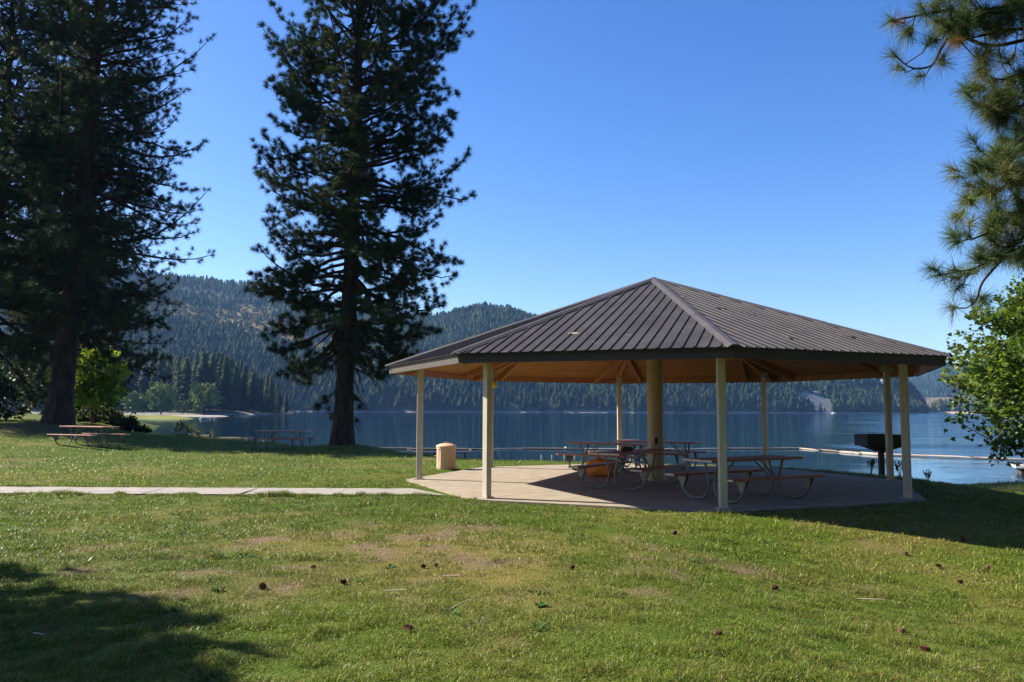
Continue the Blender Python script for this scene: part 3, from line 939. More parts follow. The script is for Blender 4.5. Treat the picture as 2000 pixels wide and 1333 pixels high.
pine_mid = place_pine(-6.95, 32.8, make_pine(26.5, 3.9, rad_mid, .42, (.55, .3), 5, 270, dead=28, nneed=84, w=.014, sub_step=.185, ln=.23), 'tall single pine standing alone on the bank left of the pavilion')


def rad_left(z, phi):
    r = np.interp(z, [2, 4, 6, 9, 14, 18, 21, 25, 28, 30], [2.5, 4.6, 5.6, 5.4, 5.2, 4.8, 4.6, 3.4, 1.6, .3])
    return float(r)


pl = place_pine(-21.6, 38.0, make_pine(30, 4.6, rad_left, .58, (1.3, .6), 11, 240, dead=10, nneed=56, w=.015, foliage_from=.3, sub_step=.27, ln=.24), 'massive pine with its trunk beside the left picnic table')
p2 = place_pine(-27.2, 41.0, make_pine(29, 4.0, rad_left, .42, (.4, .2), 23, 225, dead=6, nneed=56, w=.015, foliage_from=.28, sub_step=.27, ln=.24), 'slimmer pine at the left picture edge', None)
PG = 'pines crowded behind the left lawn'
copy_pine(p2, -30.0, 56.0, 'slim pine seen just behind the massive left trunk, crowns merging', 2.2, 1.02, PG)
copy_pine(pl, -33.0, 42.0, 'dark pine deep in the left stand behind the edge pine', 1.4, .95, PG)
copy_pine(p2, -36.0, 63, 'pine rising farthest back in the left stand', 4.1, .95, PG)
copy_pine(pl, -40.5, 45, 'pine at the far left rear of the stand, mostly hidden', 3.4, .9, PG)
BG = 'pines standing round the lawn behind the viewer'  # unseen pines added behind and right of the camera to cut sky light
for i, (x, y, a_, k_) in enumerate([(-16, -9, .3, .7), (-8, -13, 1.2, .8), (0, -11, 2.2, .75), (9, -12, 3.3, .8), (17, -7, 4.1, .75), (24, 0, 5.2, .8), (30, 9, .9, .75), (-24, -14, 2.9, .8), (5, -20, 1.9, .9), (-12, -22, 4.6, .9), (-5, -8, 3.7, .62), (5, -7.5, .4, .6), (13, -5, 2.6, .62), (20, -4, 1.1, .7), (22, 6, 3.9, .62), (-20, -5.5, 5.5, .62), (27, 15, 2.4, .7), (31, 21, .2, .7), (-11, -7.5, 2.0, .6)]):
    copy_pine((p2, pl)[i % 2], x, y, 'pine of the grove behind the viewer, out of view', a_, k_, BG)

# right-hand pine: trunk just out of view, limbs hanging into the picture
rp = empty('pine_tree', (9.3, 9.6, gzf(9.3, 9.6)), label='pine whose long needled branches hang in at the upper right', cat='pine tree')
tb = MB()
bz = rp.location
tb.tube([(0, 0, -.15), (0, .05, 3), (.05, 0, 8), (.1, 0, 14)], [.5, .36, .3, .12], 16)
g = np.random.default_rng(77)
TC, TA, TL = [], [], []
gcol = [np.array((.095, .14, .040)), np.array((.125, .16, .045)), np.array((.075, .12, .042)), np.array((.15, .16, .055))]


def rl(points, D0, D1, r0_, tufts, spread=.07):
    """limb from out of view through picture positions; tufts = number of side shoots."""
    P = [at(px, py, D0 + (D1 - D0) * i / (len(points) - 1)) - Vector(bz) for i, (px, py) in enumerate(points)]
    Q = bent(P, .25, 4)
    tb.tube(Q, [r0_ * (1 - .8 * i / (len(Q) - 1)) + .003 for i in range(len(Q))], 6)
    L_ = len(Q)
    TC.append(np.array(Q[-1])); TA.append(unit(np.array(Q[-1] - Q[-2]))); TL.append(gcol[int(g.integers(4))])
    for _ in range(tufts):
        i = int(g.integers(max(1, L_ // 4), L_ - 1)); f = g.random()
        p = np.array(Q[i]) * (1 - f) + np.array(Q[i + 1]) * f
        T = unit(np.array(Q[i + 1] - Q[i]))
        d = unit(T * .8 + g.normal(size=3) * .75 + np.array((-.1, 0, -.05)))
        ln_ = g.uniform(.1, .38)
        e = p + d * ln_ * .7 + np.array((0, 0, -.03)); e2 = p + d * ln_ + np.array((0, 0, .04))
        tb.tube([p, e, e2], [.007, .006, .005], 4, False)
        TC.append(e2); TA.append(unit(e2 - e + d * .05)); TL.append(gcol[int(g.integers(4))] * g.uniform(.85, 1.15))
        if g.random() < .5:
            TC.append(e); TA.append(d); TL.append(TL[-1])


rl([(2450, -60), (2100, 0), (1930, 30), (1840, 20), (1790, 32), (1742, 40)], 9.6, 8.6, .03, 7)
rl([(2450, -10), (2080, 60), (1930, 95), (1860, 60), (1835, 100), (1822, 132), (1778, 136), (1748, 108)], 9.6, 8.7, .024, 5)
rl([(2450, -30), (2060, -10), (1950, 15), (1885, 30), (1850, 60)], 9.5, 8.8, .035, 22)
rl([(2400, 40), (2070, 60), (1985, 55), (1920, 70), (1870, 80)], 9.6, 9.0, .03, 26)
rl([(2450, -160), (2120, -120), (1980, -60), (1900, -30), (1850, -10)], 9.8, 9.2, .04, 22)
rl([(2420, 90), (2080, 110), (2000, 140), (1950, 160), (1915, 140)], 9.5, 9.0, .024, 23)
rl([(2420, 150), (2080, 180), (2010, 200), (1960, 220), (1925, 210)], 9.6, 8.8, .024, 24)
rl([(2420, 200), (2090, 230), (2010, 260), (1965, 300), (1930, 330), (1905, 318)], 9.6, 8.7, .024, 25)
rl([(2420, 260), (2080, 290), (2010, 330), (1960, 370), (1890, 385)], 9.5, 8.7, .024, 24)
rl([(2420, 280), (2090, 320), (2020, 390), (1975, 420), (1930, 460), (1872, 472)], 9.5, 8.8, .024, 25)
rl([(2420, 320), (2090, 370), (2020, 450), (1960, 490), (1925, 515), (1890, 530), (1868, 528)], 9.5, 8.8, .022, 13)
rl([(2420, 380), (2100, 420), (2010, 450), (1950, 515), (1915, 555), (1908, 590), (1885, 604), (1862, 600)], 9.4, 8.7, .018, 3)
rl([(2420, 400), (2100, 440), (2040, 460), (1990, 485), (1950, 500)], 9.4, 8.8, .02, 14)
rl([(2420, 250), (2120, 330), (2060, 400), (2010, 460), (1990, 505)], 9.4, 9.2, .02, 24)
rl([(2420, 100), (2120, 160), (2050, 260), (2000, 330), (1985, 380)], 9.6, 9.3, .02, 26)
TC, TA, TL = np.array(TC), np.array(TA), np.array(TL)
Pn, Fn, Cn = needles(TC, TA, 135, .20, .0046, TL, (.2, 1.75), 5)
brown = g.random(len(TC)) < .025
tb.build('trunk', M['bark'], rp, True)
Cn2 = Cn.copy(); bm_ = np.repeat(np.repeat(brown, 135), 4); Cn2[bm_] = np.array((.28, .12, .045)) * (.8 + .4 * g.random(bm_.sum()))[:, None]
np_mesh('crown', Pn, Fn, M['needle'], rp, attr=Cn2)


# ------------------------------------------------------------------ broad-leaved trees
MAPLE = np.array([(0, 0), (.28, -.10), (.52, .12), (.36, .30), (.42, .62), (.20, .58), (0, 1.0), (-.20, .58), (-.42, .62), (-.36, .30), (-.52, .12), (-.28, -.10)])
RHOMB = np.array([(0, 0), (.32, .3), (.25, .7), (0, 1.0), (-.25, .7), (-.32, .3)])


def leaves(C, A, size, cols, shape, seed, flat=.55):
    g = np.random.default_rng(seed)
    n = len(C)
    A = A + g.normal(size=A.shape) * .5; A /= np.linalg.norm(A, axis=1, keepdims=True)
    up = np.array((0, 0, 1.0)) * flat + g.normal(size=A.shape) * .6
    S = np.cross(A, up); S /= np.linalg.norm(S, axis=1, keepdims=True) + 1e-9
    Nn = np.cross(S, A)
    sz = (size * (.6 + .7 * g.random(n)))[:, None, None]
    k = len(shape)
    fold = g.uniform(.1, .5, n)[:, None, None]
    P = C[:, None] + sz * (A[:, None] * shape[None, :, 1:2] + S[:, None] * shape[None, :, 0:1] + Nn[:, None] * (np.abs(shape[None, :, 0:1]) * fold - .18 * shape[None, :, 1:2] ** 2))
    Ff = np.arange(n)[:, None] * k + np.arange(k)[None]
    return P.reshape(-1, 3), Ff, np.repeat(cols, k, 0)


def leafy(name, base, H, cr, cz, trunk_r, seed, nshoot, per, size, shape, pal, label, cat='tree', group=None, sh_len=.9, material='leaf', stems=1, squash=1.0, lobe=.34):
    g = np.random.default_rng(seed)
    o = empty(name, base, 0, label=label, cat=cat, group=group)
    mb = MB()
    for s_ in range(stems):
        a = g.uniform(0, 6.28)
        off = np.array((math.cos(a), math.sin(a), 0)) * (.0 if stems == 1 else cr * .12)
        mb.tube([off * .4 + np.array((0, 0, -.15)), off + np.array((0, 0, cz * .4)), off * 2 + np.array((0, 0, cz)), off * 2.4 + np.array((0, 0, cz + cr * .8 * squash))], [trunk_r * 1.25, trunk_r, trunk_r * .6, trunk_r * .12], 10)
    C, A, K = [], [], []
    for i in range(nshoot):
        d = g.normal(size=3); d = unit(d)
        if d[2] < -.75: d[2] = -d[2]
        lob = 1.12 - lobe + lobe * vnoise(d[0] * 2.3 + 9, d[1] * 2.3 + d[2] * 2, seed)
        rr = (g.random() ** .45) * lob
        p = d * cr * rr * np.array((1, 1, squash)) + np.array((0, 0, cz))
        ax = unit(d + np.array((0, 0, .35)) + g.normal(size=3) * .3)
        L0 = sh_len * g.uniform(.5, 1.2)
        q = p - ax * L0
        base_pt = np.array((0, 0, max(cz - cr * squash * .8, min(q[2] - .2 * cr, cz + .3 * cr)))) * 1.0
        if g.random() < .5: mb.tube([base_pt, (base_pt + q) / 2 + np.array((0, 0, .08 * cr)), q, p], [trunk_r * .30, trunk_r * .2, trunk_r * .1, trunk_r * .04], 4, False)
        col = np.array(pal[int(g.integers(len(pal)))]) * g.uniform(.85, 1.15)
        t = g.random(per)
        pts = p[None] - ax[None] * (t[:, None] * L0) + g.normal(size=(per, 3)) * (.16 * L0 * (.5 + t))[:, None]
        C.append(pts); A.append(np.repeat((ax + np.array((0, 0, -.25)))[None], per, 0) + (pts - p) * .6); K.append(col[None] * (.8 + .4 * g.random(per))[:, None])
    P, Ff, Cc = leaves(np.concatenate(C), np.concatenate(A), size, np.concatenate(K), shape, seed)
    mb.build('trunk', M['twig'], o, True)
    np_mesh('crown', P, Ff, M[material], o, attr=Cc)
    return o


leafy('maple_tree', (13.25, 18.6, gzf(13.25, 18.6)), 6, 3.05, 3.05, .14, 42, 600, 62, .10, MAPLE,
      [(.085, .15, .018), (.115, .185, .022), (.055, .105, .016), (.135, .19, .035)], 'bright green broad leaved tree at the right edge by the water', sh_len=1.0, squash=.95)
leafy('young_tree', (-24.2, 46.0, gzf(-24.2, 46.0)), 5, 2.3, 2.5, .07, 8, 330, 46, .15, RHOMB,
      [(.19, .29, .02), (.26, .35, .028), (.13, .22, .018)], 'small bright yellow green tree behind the massive left pine trunk', sh_len=.8, stems=2, squash=1.2, lobe=.5)
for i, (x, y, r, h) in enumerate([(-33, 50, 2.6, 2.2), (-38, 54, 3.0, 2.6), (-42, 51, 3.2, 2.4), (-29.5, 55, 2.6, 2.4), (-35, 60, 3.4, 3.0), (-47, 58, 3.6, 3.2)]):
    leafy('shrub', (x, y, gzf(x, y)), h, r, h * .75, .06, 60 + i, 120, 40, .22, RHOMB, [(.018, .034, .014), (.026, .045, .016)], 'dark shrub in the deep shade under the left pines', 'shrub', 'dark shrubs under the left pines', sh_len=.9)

leafy('lawn_tree', (-11.3, 7.9, gzf(-11.3, 7.9)), 6, 2.8, 4.2, .16, 91, 330, 52, .19, RHOMB,
      [(.05, .10, .02), (.07, .13, .026)], 'leafy tree just left of the view, shading the lower left lawn', sh_len=1.0, squash=1.0)

for i, (x, y, r, h) in enumerate([(-24.6, 47.9, .95, .5), (-23.4, 47.0, .8, .45), (-22.3, 46.5, .7, .4), (-26.2, 49.6, 1.0, .6), (-21.3, 46.0, .5, .3)]):
    leafy('bank_bush', (x, y, gzf(x, y)), h, r, h, .03, 80 + i, 70, 40, .13, RHOMB, [(.03, .052, .016), (.045, .065, .02), (.06, .07, .026)], 'low dark bush on the cove bank beside the small yellow green tree', 'shrub', 'low bushes on the cove bank', sh_len=.5, squash=.75)

# ------------------------------------------------------------------ distant land
def zang(px, D, up_px):
    return EYE + up_px * D / F


def xpx(px, D): return (px - 1000.0) / F * D * 1.0


def land(name, pxs, ts, D0f, D1f, zf, colf, material='hill'):
    PX, TT = np.meshgrid(pxs, ts)
    D0, D1 = D0f(PX), D1f(PX)
    D = D0 + (D1 - D0) * TT
    X = xpx(PX, D)
    Z = zf(PX, TT, D, X)
    Vv = np.stack([X.ravel(), D.ravel(), Z.ravel()], 1)
    a, b = len(pxs), len(ts)
    ii = (np.arange(b - 1)[:, None] * a + np.arange(a - 1)[None]).ravel()
    Fq = np.stack([ii, ii + 1, ii + a + 1, ii + a], 1)
    return tag(np_mesh(name, Vv, Fq, M[material], attr=colf(PX.ravel(), TT.ravel(), D.ravel(), X.ravel()), smooth=True), kind='structure')


SPX = [-900, -300, 0, 200, 330, 400, 440, 480, 540, 640, 700, 760, 850, 900, 940, 985, 1025, 1045, 1100, 1300, 1500, 1650, 1720, 1760, 1792, 1812, 2600]
SUP = [300, 310, 296, 280, 262, 256, 247, 239, 224, 206, 196, 186, 180, 194, 202, 196, 182, 176, 170, 172, 150, 118, 98, 74, 30, -4, -4]
DRIDGE = ([-900, 400, 700, 940, 1100, 1500, 1800, 2600], [1750, 1700, 1650, 1500, 1500, 1400, 1300, 1300])
d0B = lambda p: np.interp(p, [-900, 500, 700, 1100, 1560, 1800, 2600], [800, 840, 900, 980, 1040, 1120, 1120])
d1B = lambda p: np.interp(p, *DRIDGE)


def zB(p, t, D, X):
    S = np.interp(p, SPX, SUP) + 5 * (vnoise(p * .035, p * 0, 3) - .5)
    top = EYE + S * d1B(p) / F
    prof = np.where(t < 1, np.clip(t, 0, 1) ** .85, 1 - (t - 1) * .7)
    z = WATER - .4 + (top - WATER) * prof
    gul = (fbm(X * .007 + D * .004, D * .0035 - X * .002, 77, 4) - .5)
    z = z + gul * 74 * np.clip(t * 3, 0, 1) * np.clip((1.05 - t) * 3, 0, 1) * ss(S, 10, 90)
    return np.maximum(z, WATER - 1.5)


def seg_mask(p, u, segs):
    m_ = np.zeros_like(p)
    for x0, y0, x1, y1, w in segs:
        L2 = (x1 - x0) ** 2 + (y1 - y0) ** 2
        t = np.clip(((p - x0) * (x1 - x0) + (u - y0) * (y1 - y0)) / L2, 0, 1)
        d = np.hypot(p - x0 - t * (x1 - x0), (u - y0 - t * (y1 - y0)))
        m_ = np.maximum(m_, 1 - ss(d, w * .5, w))
    return m_


def pxup(X, D, Z): return (Z - EYE) * F / D


CLEAR = [(380, 190, 500, 155, 24), (470, 185, 560, 160, 22), (500, 172, 640, 100, 15), (600, 135, 700, 80, 14), (250, 210, 400, 180, 24), (560, 150, 620, 120, 16), (700, 90, 800, 60, 10), (1670, 42, 1760, 40, 6), (1690, 60, 1740, 57, 6), (1050, 46, 1120, 42, 6), (880, 95, 930, 88, 8)]
BLUFF = [(1565, 30, 1600, 12, 15), (1590, 32, 1620, 8, 14), (1625, 16, 1650, 8, 10), (1700, 34, 1715, 12, 12), (1730, 34, 1745, 12, 12), (1760, 32, 1775, 10, 12)]


def masks(p, D, X, Z):
    u = pxup(X, D, Z)
    jit = (fbm(X * .02, D * .02, 91, 3) - .5) * 30
    cl = seg_mask(p + jit, u + jit * .5, CLEAR); bl = seg_mask(p + jit * .4, u + jit * .25, BLUFF)
    return cl, bl, u


def colB(p, t, D, X):
    Z = zB(p, t, D, X)
    cl, bl, u = masks(p, D, X, Z)
    n = fbm(X * .02, D * .02, 12, 3)[:, None]
    base = np.array((.035, .045, .024)) + n * np.array((.03, .02, .012))
    clr = np.array((.12, .115, .042)) * (1 - n) + np.array((.17, .095, .055)) * n
    c = base * (1 - cl[:, None]) + clr * cl[:, None]
    c = c * (1 - bl[:, None]) + np.array((.19, .185, .18)) * bl[:, None]
    sh = (1 - ss(Z - WATER, .6, 2.2))[:, None]
    return c * (1 - sh) + np.array((.27, .25, .22)) * sh


land('hills', np.arange(-900, 1860, 6.0), np.concatenate([np.linspace(-.03, .1, 16), np.linspace(.11, 1.5, 110)]), d0B, d1B, zB, colB)

S2P = [1300, 1500, 1650, 1800, 1850, 1880, 1950, 2050, 2600]; S2U = [40, 58, 72, 80, 86, 88, 88, 95, 110]
d0C = lambda p: 2100 + 0 * p
d1C = lambda p: 3300 + 0 * p


def zC(p, t, D, X):
    S = np.interp(p, S2P, S2U) + 6 * (vnoise(p * .02, p * 0, 8) - .5)
    top = EYE + S * d1C(p) / F
    z = WATER - .4 + (top - WATER) * np.where(t < 1, np.clip(t, 0, 1) ** .9, 1 - (t - 1) * .6)
    return np.maximum(z + (fbm(X * .004, D * .004, 33, 4) - .5) * 60 * np.clip(t * 3, 0, 1) * np.clip((1.05 - t) * 4, 0, 1), WATER - 2)


def colC(p, t, D, X):
    n = fbm(X * .008, D * .008, 18, 4)[:, None]
    k = ss(n, .52, .62)
    return np.array((.035, .045, .028)) * (1 - k) + np.array((.15, .11, .06)) * k


land('far_hills', np.arange(1300, 2600, 8.0), np.linspace(-.03, 1.5, 60), d0C, d1C, zC, colC)
# sandy spit at the right
zD = lambda p, t, D, X: WATER - .6 + 3.4 * ss(p, 1770, 1815) * np.clip(np.minimum(t, 1 - t) * 6, 0, 1) + 4 * ss(p, 1830, 1900) * ss(t, .15, .6) * ss(1 - t, 0, .2)
land('sand_spit', np.arange(1755, 2700, 5.0), np.linspace(0, 1, 24), lambda p: 1330 + 0 * p, lambda p: 1480 + 0 * p, zD,
     lambda p, t, D, X: np.where((t < .28)[:, None], np.array((.42, .31, .22))[None], np.array((.20, .16, .085))[None]) * (.8 + .4 * fbm(X * .05, D * .05, 4, 3))[:, None])
# wooded point across the cove, with grassy spit and sand bars
d0A = lambda p: np.interp(p, [-900, 380, 480, 575, 600], [380, 392, 415, 470, 480])


def zA(p, t, D, X):
    e = ss(590 - p, 0, 90)
    return WATER - .8 + (2.6 * np.clip(t * 9, 0, 1) + 16 * ss(t, .15, 1) * (.6 + .8 * fbm(X * .02, D * .02, 6, 3))) * e + .5 * e * fbm(X * .2, D * .2, 9, 2)


def colA(p, t, D, X):
    n = fbm(X * .05, D * .05, 14, 3)[:, None]
    k = (1 - ss(t, .05, .1))[:, None]
    return (np.array((.03, .04, .02)) + n * .03) * (1 - k) + np.array((.20, .18, .15)) * k


land('wooded_point', np.arange(-900, 606, 5.0), np.linspace(0, 1, 50), d0A, lambda p: 640 + 0 * p, zA, colA)
zS = lambda p, t, D, X: WATER - .5 + 1.35 * ss(405 - p, 0, 60) * np.clip(np.minimum(t, 1 - t) * 5, 0, 1) * (.7 + .5 * fbm(X * .15, D * .15, 2, 3))
land('grassy_spit', np.arange(60, 410, 3.0), np.linspace(0, 1, 20), lambda p: 232 + .02 * (400 - p), lambda p: 262 + .12 * (400 - p), zS,
     lambda p, t, D, X: np.where((t < .1)[:, None], np.array((.2, .18, .15))[None], np.array((.17, .165, .045))[None]) * (.7 + .6 * fbm(X * .2, D * .2, 4, 3))[:, None])
zS2 = lambda p, t, D, X: WATER - .4 + .75 * ss(470 - p, 0, 40) * ss(p, 230, 270) * np.clip(np.minimum(t, 1 - t) * 5, 0, 1)
land('sand_bar', np.arange(225, 475, 5.0), np.linspace(0, 1, 10), lambda p: 322 + .0 * p, lambda p: 340 + 0 * p, zS2,
     lambda p, t, D, X: np.array((.36, .31, .24))[None] * (.8 + .4 * fbm(X * .1, D * .1, 4, 3))[:, None])


# distant conifers
def cone_trees(X, Y, Z, H, Wd, cols, tiers=4, sides=7, seed=2, power=.85):
    """jagged tiered conifers -> mesh arrays (tris)"""
    g = np.random.default_rng(seed)
    n = len(X)
    Vs, Fs = [], []
    per = tiers * (sides * 2 + 1)
    P = np.empty((n, per, 3), np.float32)
    Fl = []
    rot = g.random(n) * 6.28
    for k in range(tiers):
        b = k * (sides * 2 + 1)
        zlo = .10 + .86 * (k / tiers) - .03; zhi = min(1, .10 + .86 * ((k + 1.7) / tiers)) if k < tiers - 1 else 1.0
        r = (1 - k / tiers) ** power * .5 + .05
        P[:, b, 0] = X + g.normal(size=n) * .02 * H; P[:, b, 1] = Y; P[:, b, 2] = Z + zhi * H
        for j in range(sides * 2):
            a = rot + 6.2832 * j / (sides * 2) + k * .4
            rr = Wd * r * (g.uniform(.75, 1.35, n) if j % 2 == 0 else g.uniform(.3, .6, n))
            P[:, b + 1 + j, 0] = X + np.cos(a) * rr; P[:, b + 1 + j, 1] = Y + np.sin(a) * rr
            P[:, b + 1 + j, 2] = Z + H * (zlo + g.uniform(-.04, .03, n) + (.05 if j % 2 else 0))
            Fl.append((b, b + 1 + j, b + 1 + (j + 1) % (sides * 2)))
    Ff = (np.arange(n)[:, None, None] * per + np.array(Fl)[None]).reshape(-1, 3)
    return P.reshape(-1, 3), Ff, np.repeat(cols, per, 0)


def tcols(n, g, lo=(.008, .020, .010), hi=(.036, .052, .020)):
    r = g.random(n)[:, None] ** 1.3
    return np.array(lo) * (1 - r) + np.array(hi) * r


g = np.random.default_rng(31)
n = 62000
px = g.uniform(-350, 1850, n); t = g.random(n) ** .9 * 1.06 + .004
D = d0B(px) + (d1B(px) - d0B(px)) * t; X = xpx(px, D)
Z = zB(px, t, D, X); cl, bl, u = masks(px, D, X, Z)
keep = (Z > WATER + 1.2) & (g.random(n) > cl * .93) & (g.random(n) > bl * .97) & (np.interp(px, SPX, SUP) > 4)
keep &= g.random(n) < .1 + 1.35 * fbm(X * .012, D * .012, 55, 4)
px, t, D, X, Z, cl = px[keep], t[keep], D[keep], X[keep], Z[keep], cl[keep]
n = len(X)
H = (5.5 + 11 * g.random(n) ** 1.3) * np.interp(t, [0, .3, 1], [1.1, 1.0, .85]) * (.7 + .6 * fbm(X * .02, D * .02, 61, 3))
far = cone_trees(X, D, Z - .8, H, H * g.uniform(.34, .68, n), tcols(n, g) * ((.5 + 1.0 * fbm(X * .012, D * .012, 66, 4)) * np.interp(t, [0, .12, .3], [.6, .75, 1]))[:, None] * np.where(g.random(n)[:, None] < .12, np.array((1.7, 1.35, .9)), 1.0), 3, 5, 2, g.uniform(.4, 1.0, n))  # tint darkened towards the shore, painting shade onto the lower slope
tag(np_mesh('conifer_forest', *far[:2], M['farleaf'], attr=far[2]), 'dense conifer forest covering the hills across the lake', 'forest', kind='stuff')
# round shrubby growth in the clearings
def blobs(X, Y, Z, S, cols, seed=4, k=26):
    g = np.random.default_rng(seed); n = len(X)
    d = g.normal(size=(n, k, 3)); d /= np.linalg.norm(d, axis=2, keepdims=True); d[:, :, 2] = np.abs(d[:, :, 2])
    c = np.stack([X, Y, Z], 1)[:, None] + d * S[:, None, None] * g.uniform(.55, 1.0, (n, k, 1))
    e1 = g.normal(size=(n, k, 3)); e1 /= np.linalg.norm(e1, axis=2, keepdims=True)
    e2 = np.cross(d, e1)
    s = S[:, None, None] * .42
    P = np.stack([c + e1 * s, c + e2 * s, c - e1 * s * .9, c - e2 * s], 2)
    Ff = np.arange(n * k)[:, None] * 4 + np.arange(4)[None]
    return P.reshape(-1, 3), Ff, np.repeat(np.repeat(cols, k, 0), 4, 0)


n = 26000
px = g.uniform(150, 1800, n); t = g.random(n)
D = d0B(px) + (d1B(px) - d0B(px)) * t; X = xpx(px, D); Z = zB(px, t, D, X); cl, bl, u = masks(px, D, X, Z)
k = (g.random(n) < cl * .8 + .12 * ss(fbm(X * .01, D * .01, 83, 3), .5, .65)) & (Z > WATER + 1)
X, D, Z = X[k], D[k], Z[k]; n = len(X)
r = g.random(n)[:, None]
cb = np.where(r < .72, np.array((.13, .155, .042)), np.array((.15, .085, .045))) * (.7 + .6 * g.random(n))[:, None]
b_ = blobs(X, D, Z, g.uniform(1.2, 3.8, n), cb)
tag(np_mesh('brush', *b_[:2], M['farleaf'], attr=b_[2]), 'olive and rusty brush on the open slopes across the lake', 'brush', kind='stuff')
# far right hillside and spit wood
n = 9000
px = g.uniform(1480, 2350, n); t = g.random(n) * 1.05
D = d0C(px) + (d1C(px) - d0C(px)) * t; X = xpx(px, D); Z = zC(px, t, D, X)
k = (Z > WATER + 2) & (fbm(X * .008, D * .008, 18, 4) < .56 + .1 * g.random(n))
X, D, Z = X[k], D[k], Z[k]; n = len(X); H = g.uniform(14, 26, n)
f2 = cone_trees(X, D, Z - 1, H, H * .42, tcols(n, g), 2, 5, 8)
tag(np_mesh('distant_forest', *f2[:2], M['farleaf'], attr=f2[2]), 'hazy forest on the farthest hill at the right', 'forest', kind='stuff')
n = 700
px = g.uniform(1790, 2300, n); t = g.uniform(.3, .95, n); px = np.maximum(px, 1795 + 40 * g.random(n))
D = 1330 + 150 * t; X = xpx(px, D); Z = zD(px, t, D, X); H = g.uniform(17, 27, n) * ss(px, 1775, 1840)
k = H > 4; X, D, Z, H = X[k], D[k], Z[k], H[k]; n = len(X)
f3 = cone_trees(X, D, Z - .5, H, H * .36, tcols(n, g, (.04, .055, .022), (.075, .085, .036)), 3, 6, 9)
tag(np_mesh('spit_wood', *f3[:2], M['farleaf'], attr=f3[2]), 'low olive green pine wood on the sandy spit at the right', 'forest', kind='stuff')
# mass of conifers behind the left stand (deep on the point) and understorey
n = 900
px = g.uniform(-700, 260, n); t = g.uniform(.1, .95, n)
D = d0A(px) + (640 - d0A(px)) * t; X = xpx(px, D); Z = zA(px, t, D, X); H = g.uniform(20, 34, n)
f4 = cone_trees(X, D, Z - .5, H, H * .34, tcols(n, g), 6, 7, 10)
tag(np_mesh('point_wood', *f4[:2], M['farleaf'], attr=f4[2]), 'wood of tall conifers on the point behind the left pines', 'forest', kind='stuff')


# the conifers at the tip of the point, one object each
def conifer_arrays(seed, tint):
    g = np.random.default_rng(seed)
    P, Fl, K = [], [], []
    nwh = 30
    for i in range(nwh):
        h = .10 + .88 * i / nwh
        r = (.02 + .19 * (1 - (h - .1) / .9) ** .8) * (1 if h > .22 else .7)
        nb = 9
        a0 = g.uniform(0, 6.28)
        for j in range(nb):
            a = a0 + 6.283 * j / nb + g.normal() * .2; q = r * g.uniform(.6, 1.3); w = .045 * (1.1 - h) + .012
            dz = -.035 * (1 - h) - g.uniform(0, .02)
            ca, sa = math.cos(a), math.sin(a)
            b = len(P)
            P += [(0, 0, h + .02), (ca * q * .55 - sa * w, sa * q * .55 + ca * w, h + dz * .3 - .012), (ca * q, sa * q, h + dz), (ca * q * .55 + sa * w, sa * q * .55 - ca * w, h + dz * .3 - .012)]
            Fl.append((b, b + 1, b + 2, b + 3))
            kk = np.array(tint) * g.uniform(.7, 1.3)
            K += [kk] * 4
    P += [(-.012, 0, .9), (.012, 0, .9), (.004, 0, 1.01), (-.004, 0, 1.01)]; Fl.append((len(P) - 4, len(P) - 3, len(P) - 2, len(P) - 1)); K += [np.array(tint)] * 4
    return np.array(P), np.array(Fl), np.array(K)


protos = []
for s_, tn in enumerate([(.030, .046, .016), (.042, .058, .018), (.020, .036, .014), (.055, .066, .022), (.034, .048, .019)]):
    o = empty('conifer_tree', (0, 0, 0))
    MB().tube([(0, 0, -.02), (0, 0, .5), (0, 0, .97)], [.016, .010, .002], 6).build('trunk', M['twig'], o)
    np_mesh('crown', *conifer_arrays(100 + s_, tn)[:2], M['farleaf'], o, attr=conifer_arrays(100 + s_, tn)[2])
    protos.append(o)
used = set()
topy = ([180, 340, 400, 450, 500, 540, 565, 580], [680, 688, 684, 690, 712, 738, 765, 785])
cnt = 0
for i in range(120):
    px = 240 + 340 * ((i * .618034) % 1); t = g.uniform(.06, .8) * np.interp(px, [240, 500, 580], [1, .7, .35])
    D = float(d0A(px) + (640 - d0A(px)) * t); X = float(xpx(px, D)); Z = float(zA(np.array(px), np.array(t), np.array(D), np.array(X)))
    if Z < WATER + .3: continue
    want = (801 - np.interp(px, *topy)) * D / F + EYE - Z
    H = float(want * g.uniform(.72, 1.02) * (1 if g.random() > .15 else .6))
    if H < 5: continue
    v = int(g.integers(5))
    o = protos[v] if v not in used else copy_tree(protos[v]); used.add(v)
    o.location = (X, D, Z - .3); o.rotation_euler = (0, 0, g.uniform(0, 6.28)); w = g.uniform(.75, 1.15)
    o.scale = (H * w, H * w, H)
    tag(o, 'tall dark conifer on the wooded point across the cove', 'conifer', 'conifers on the wooded point across the cove')
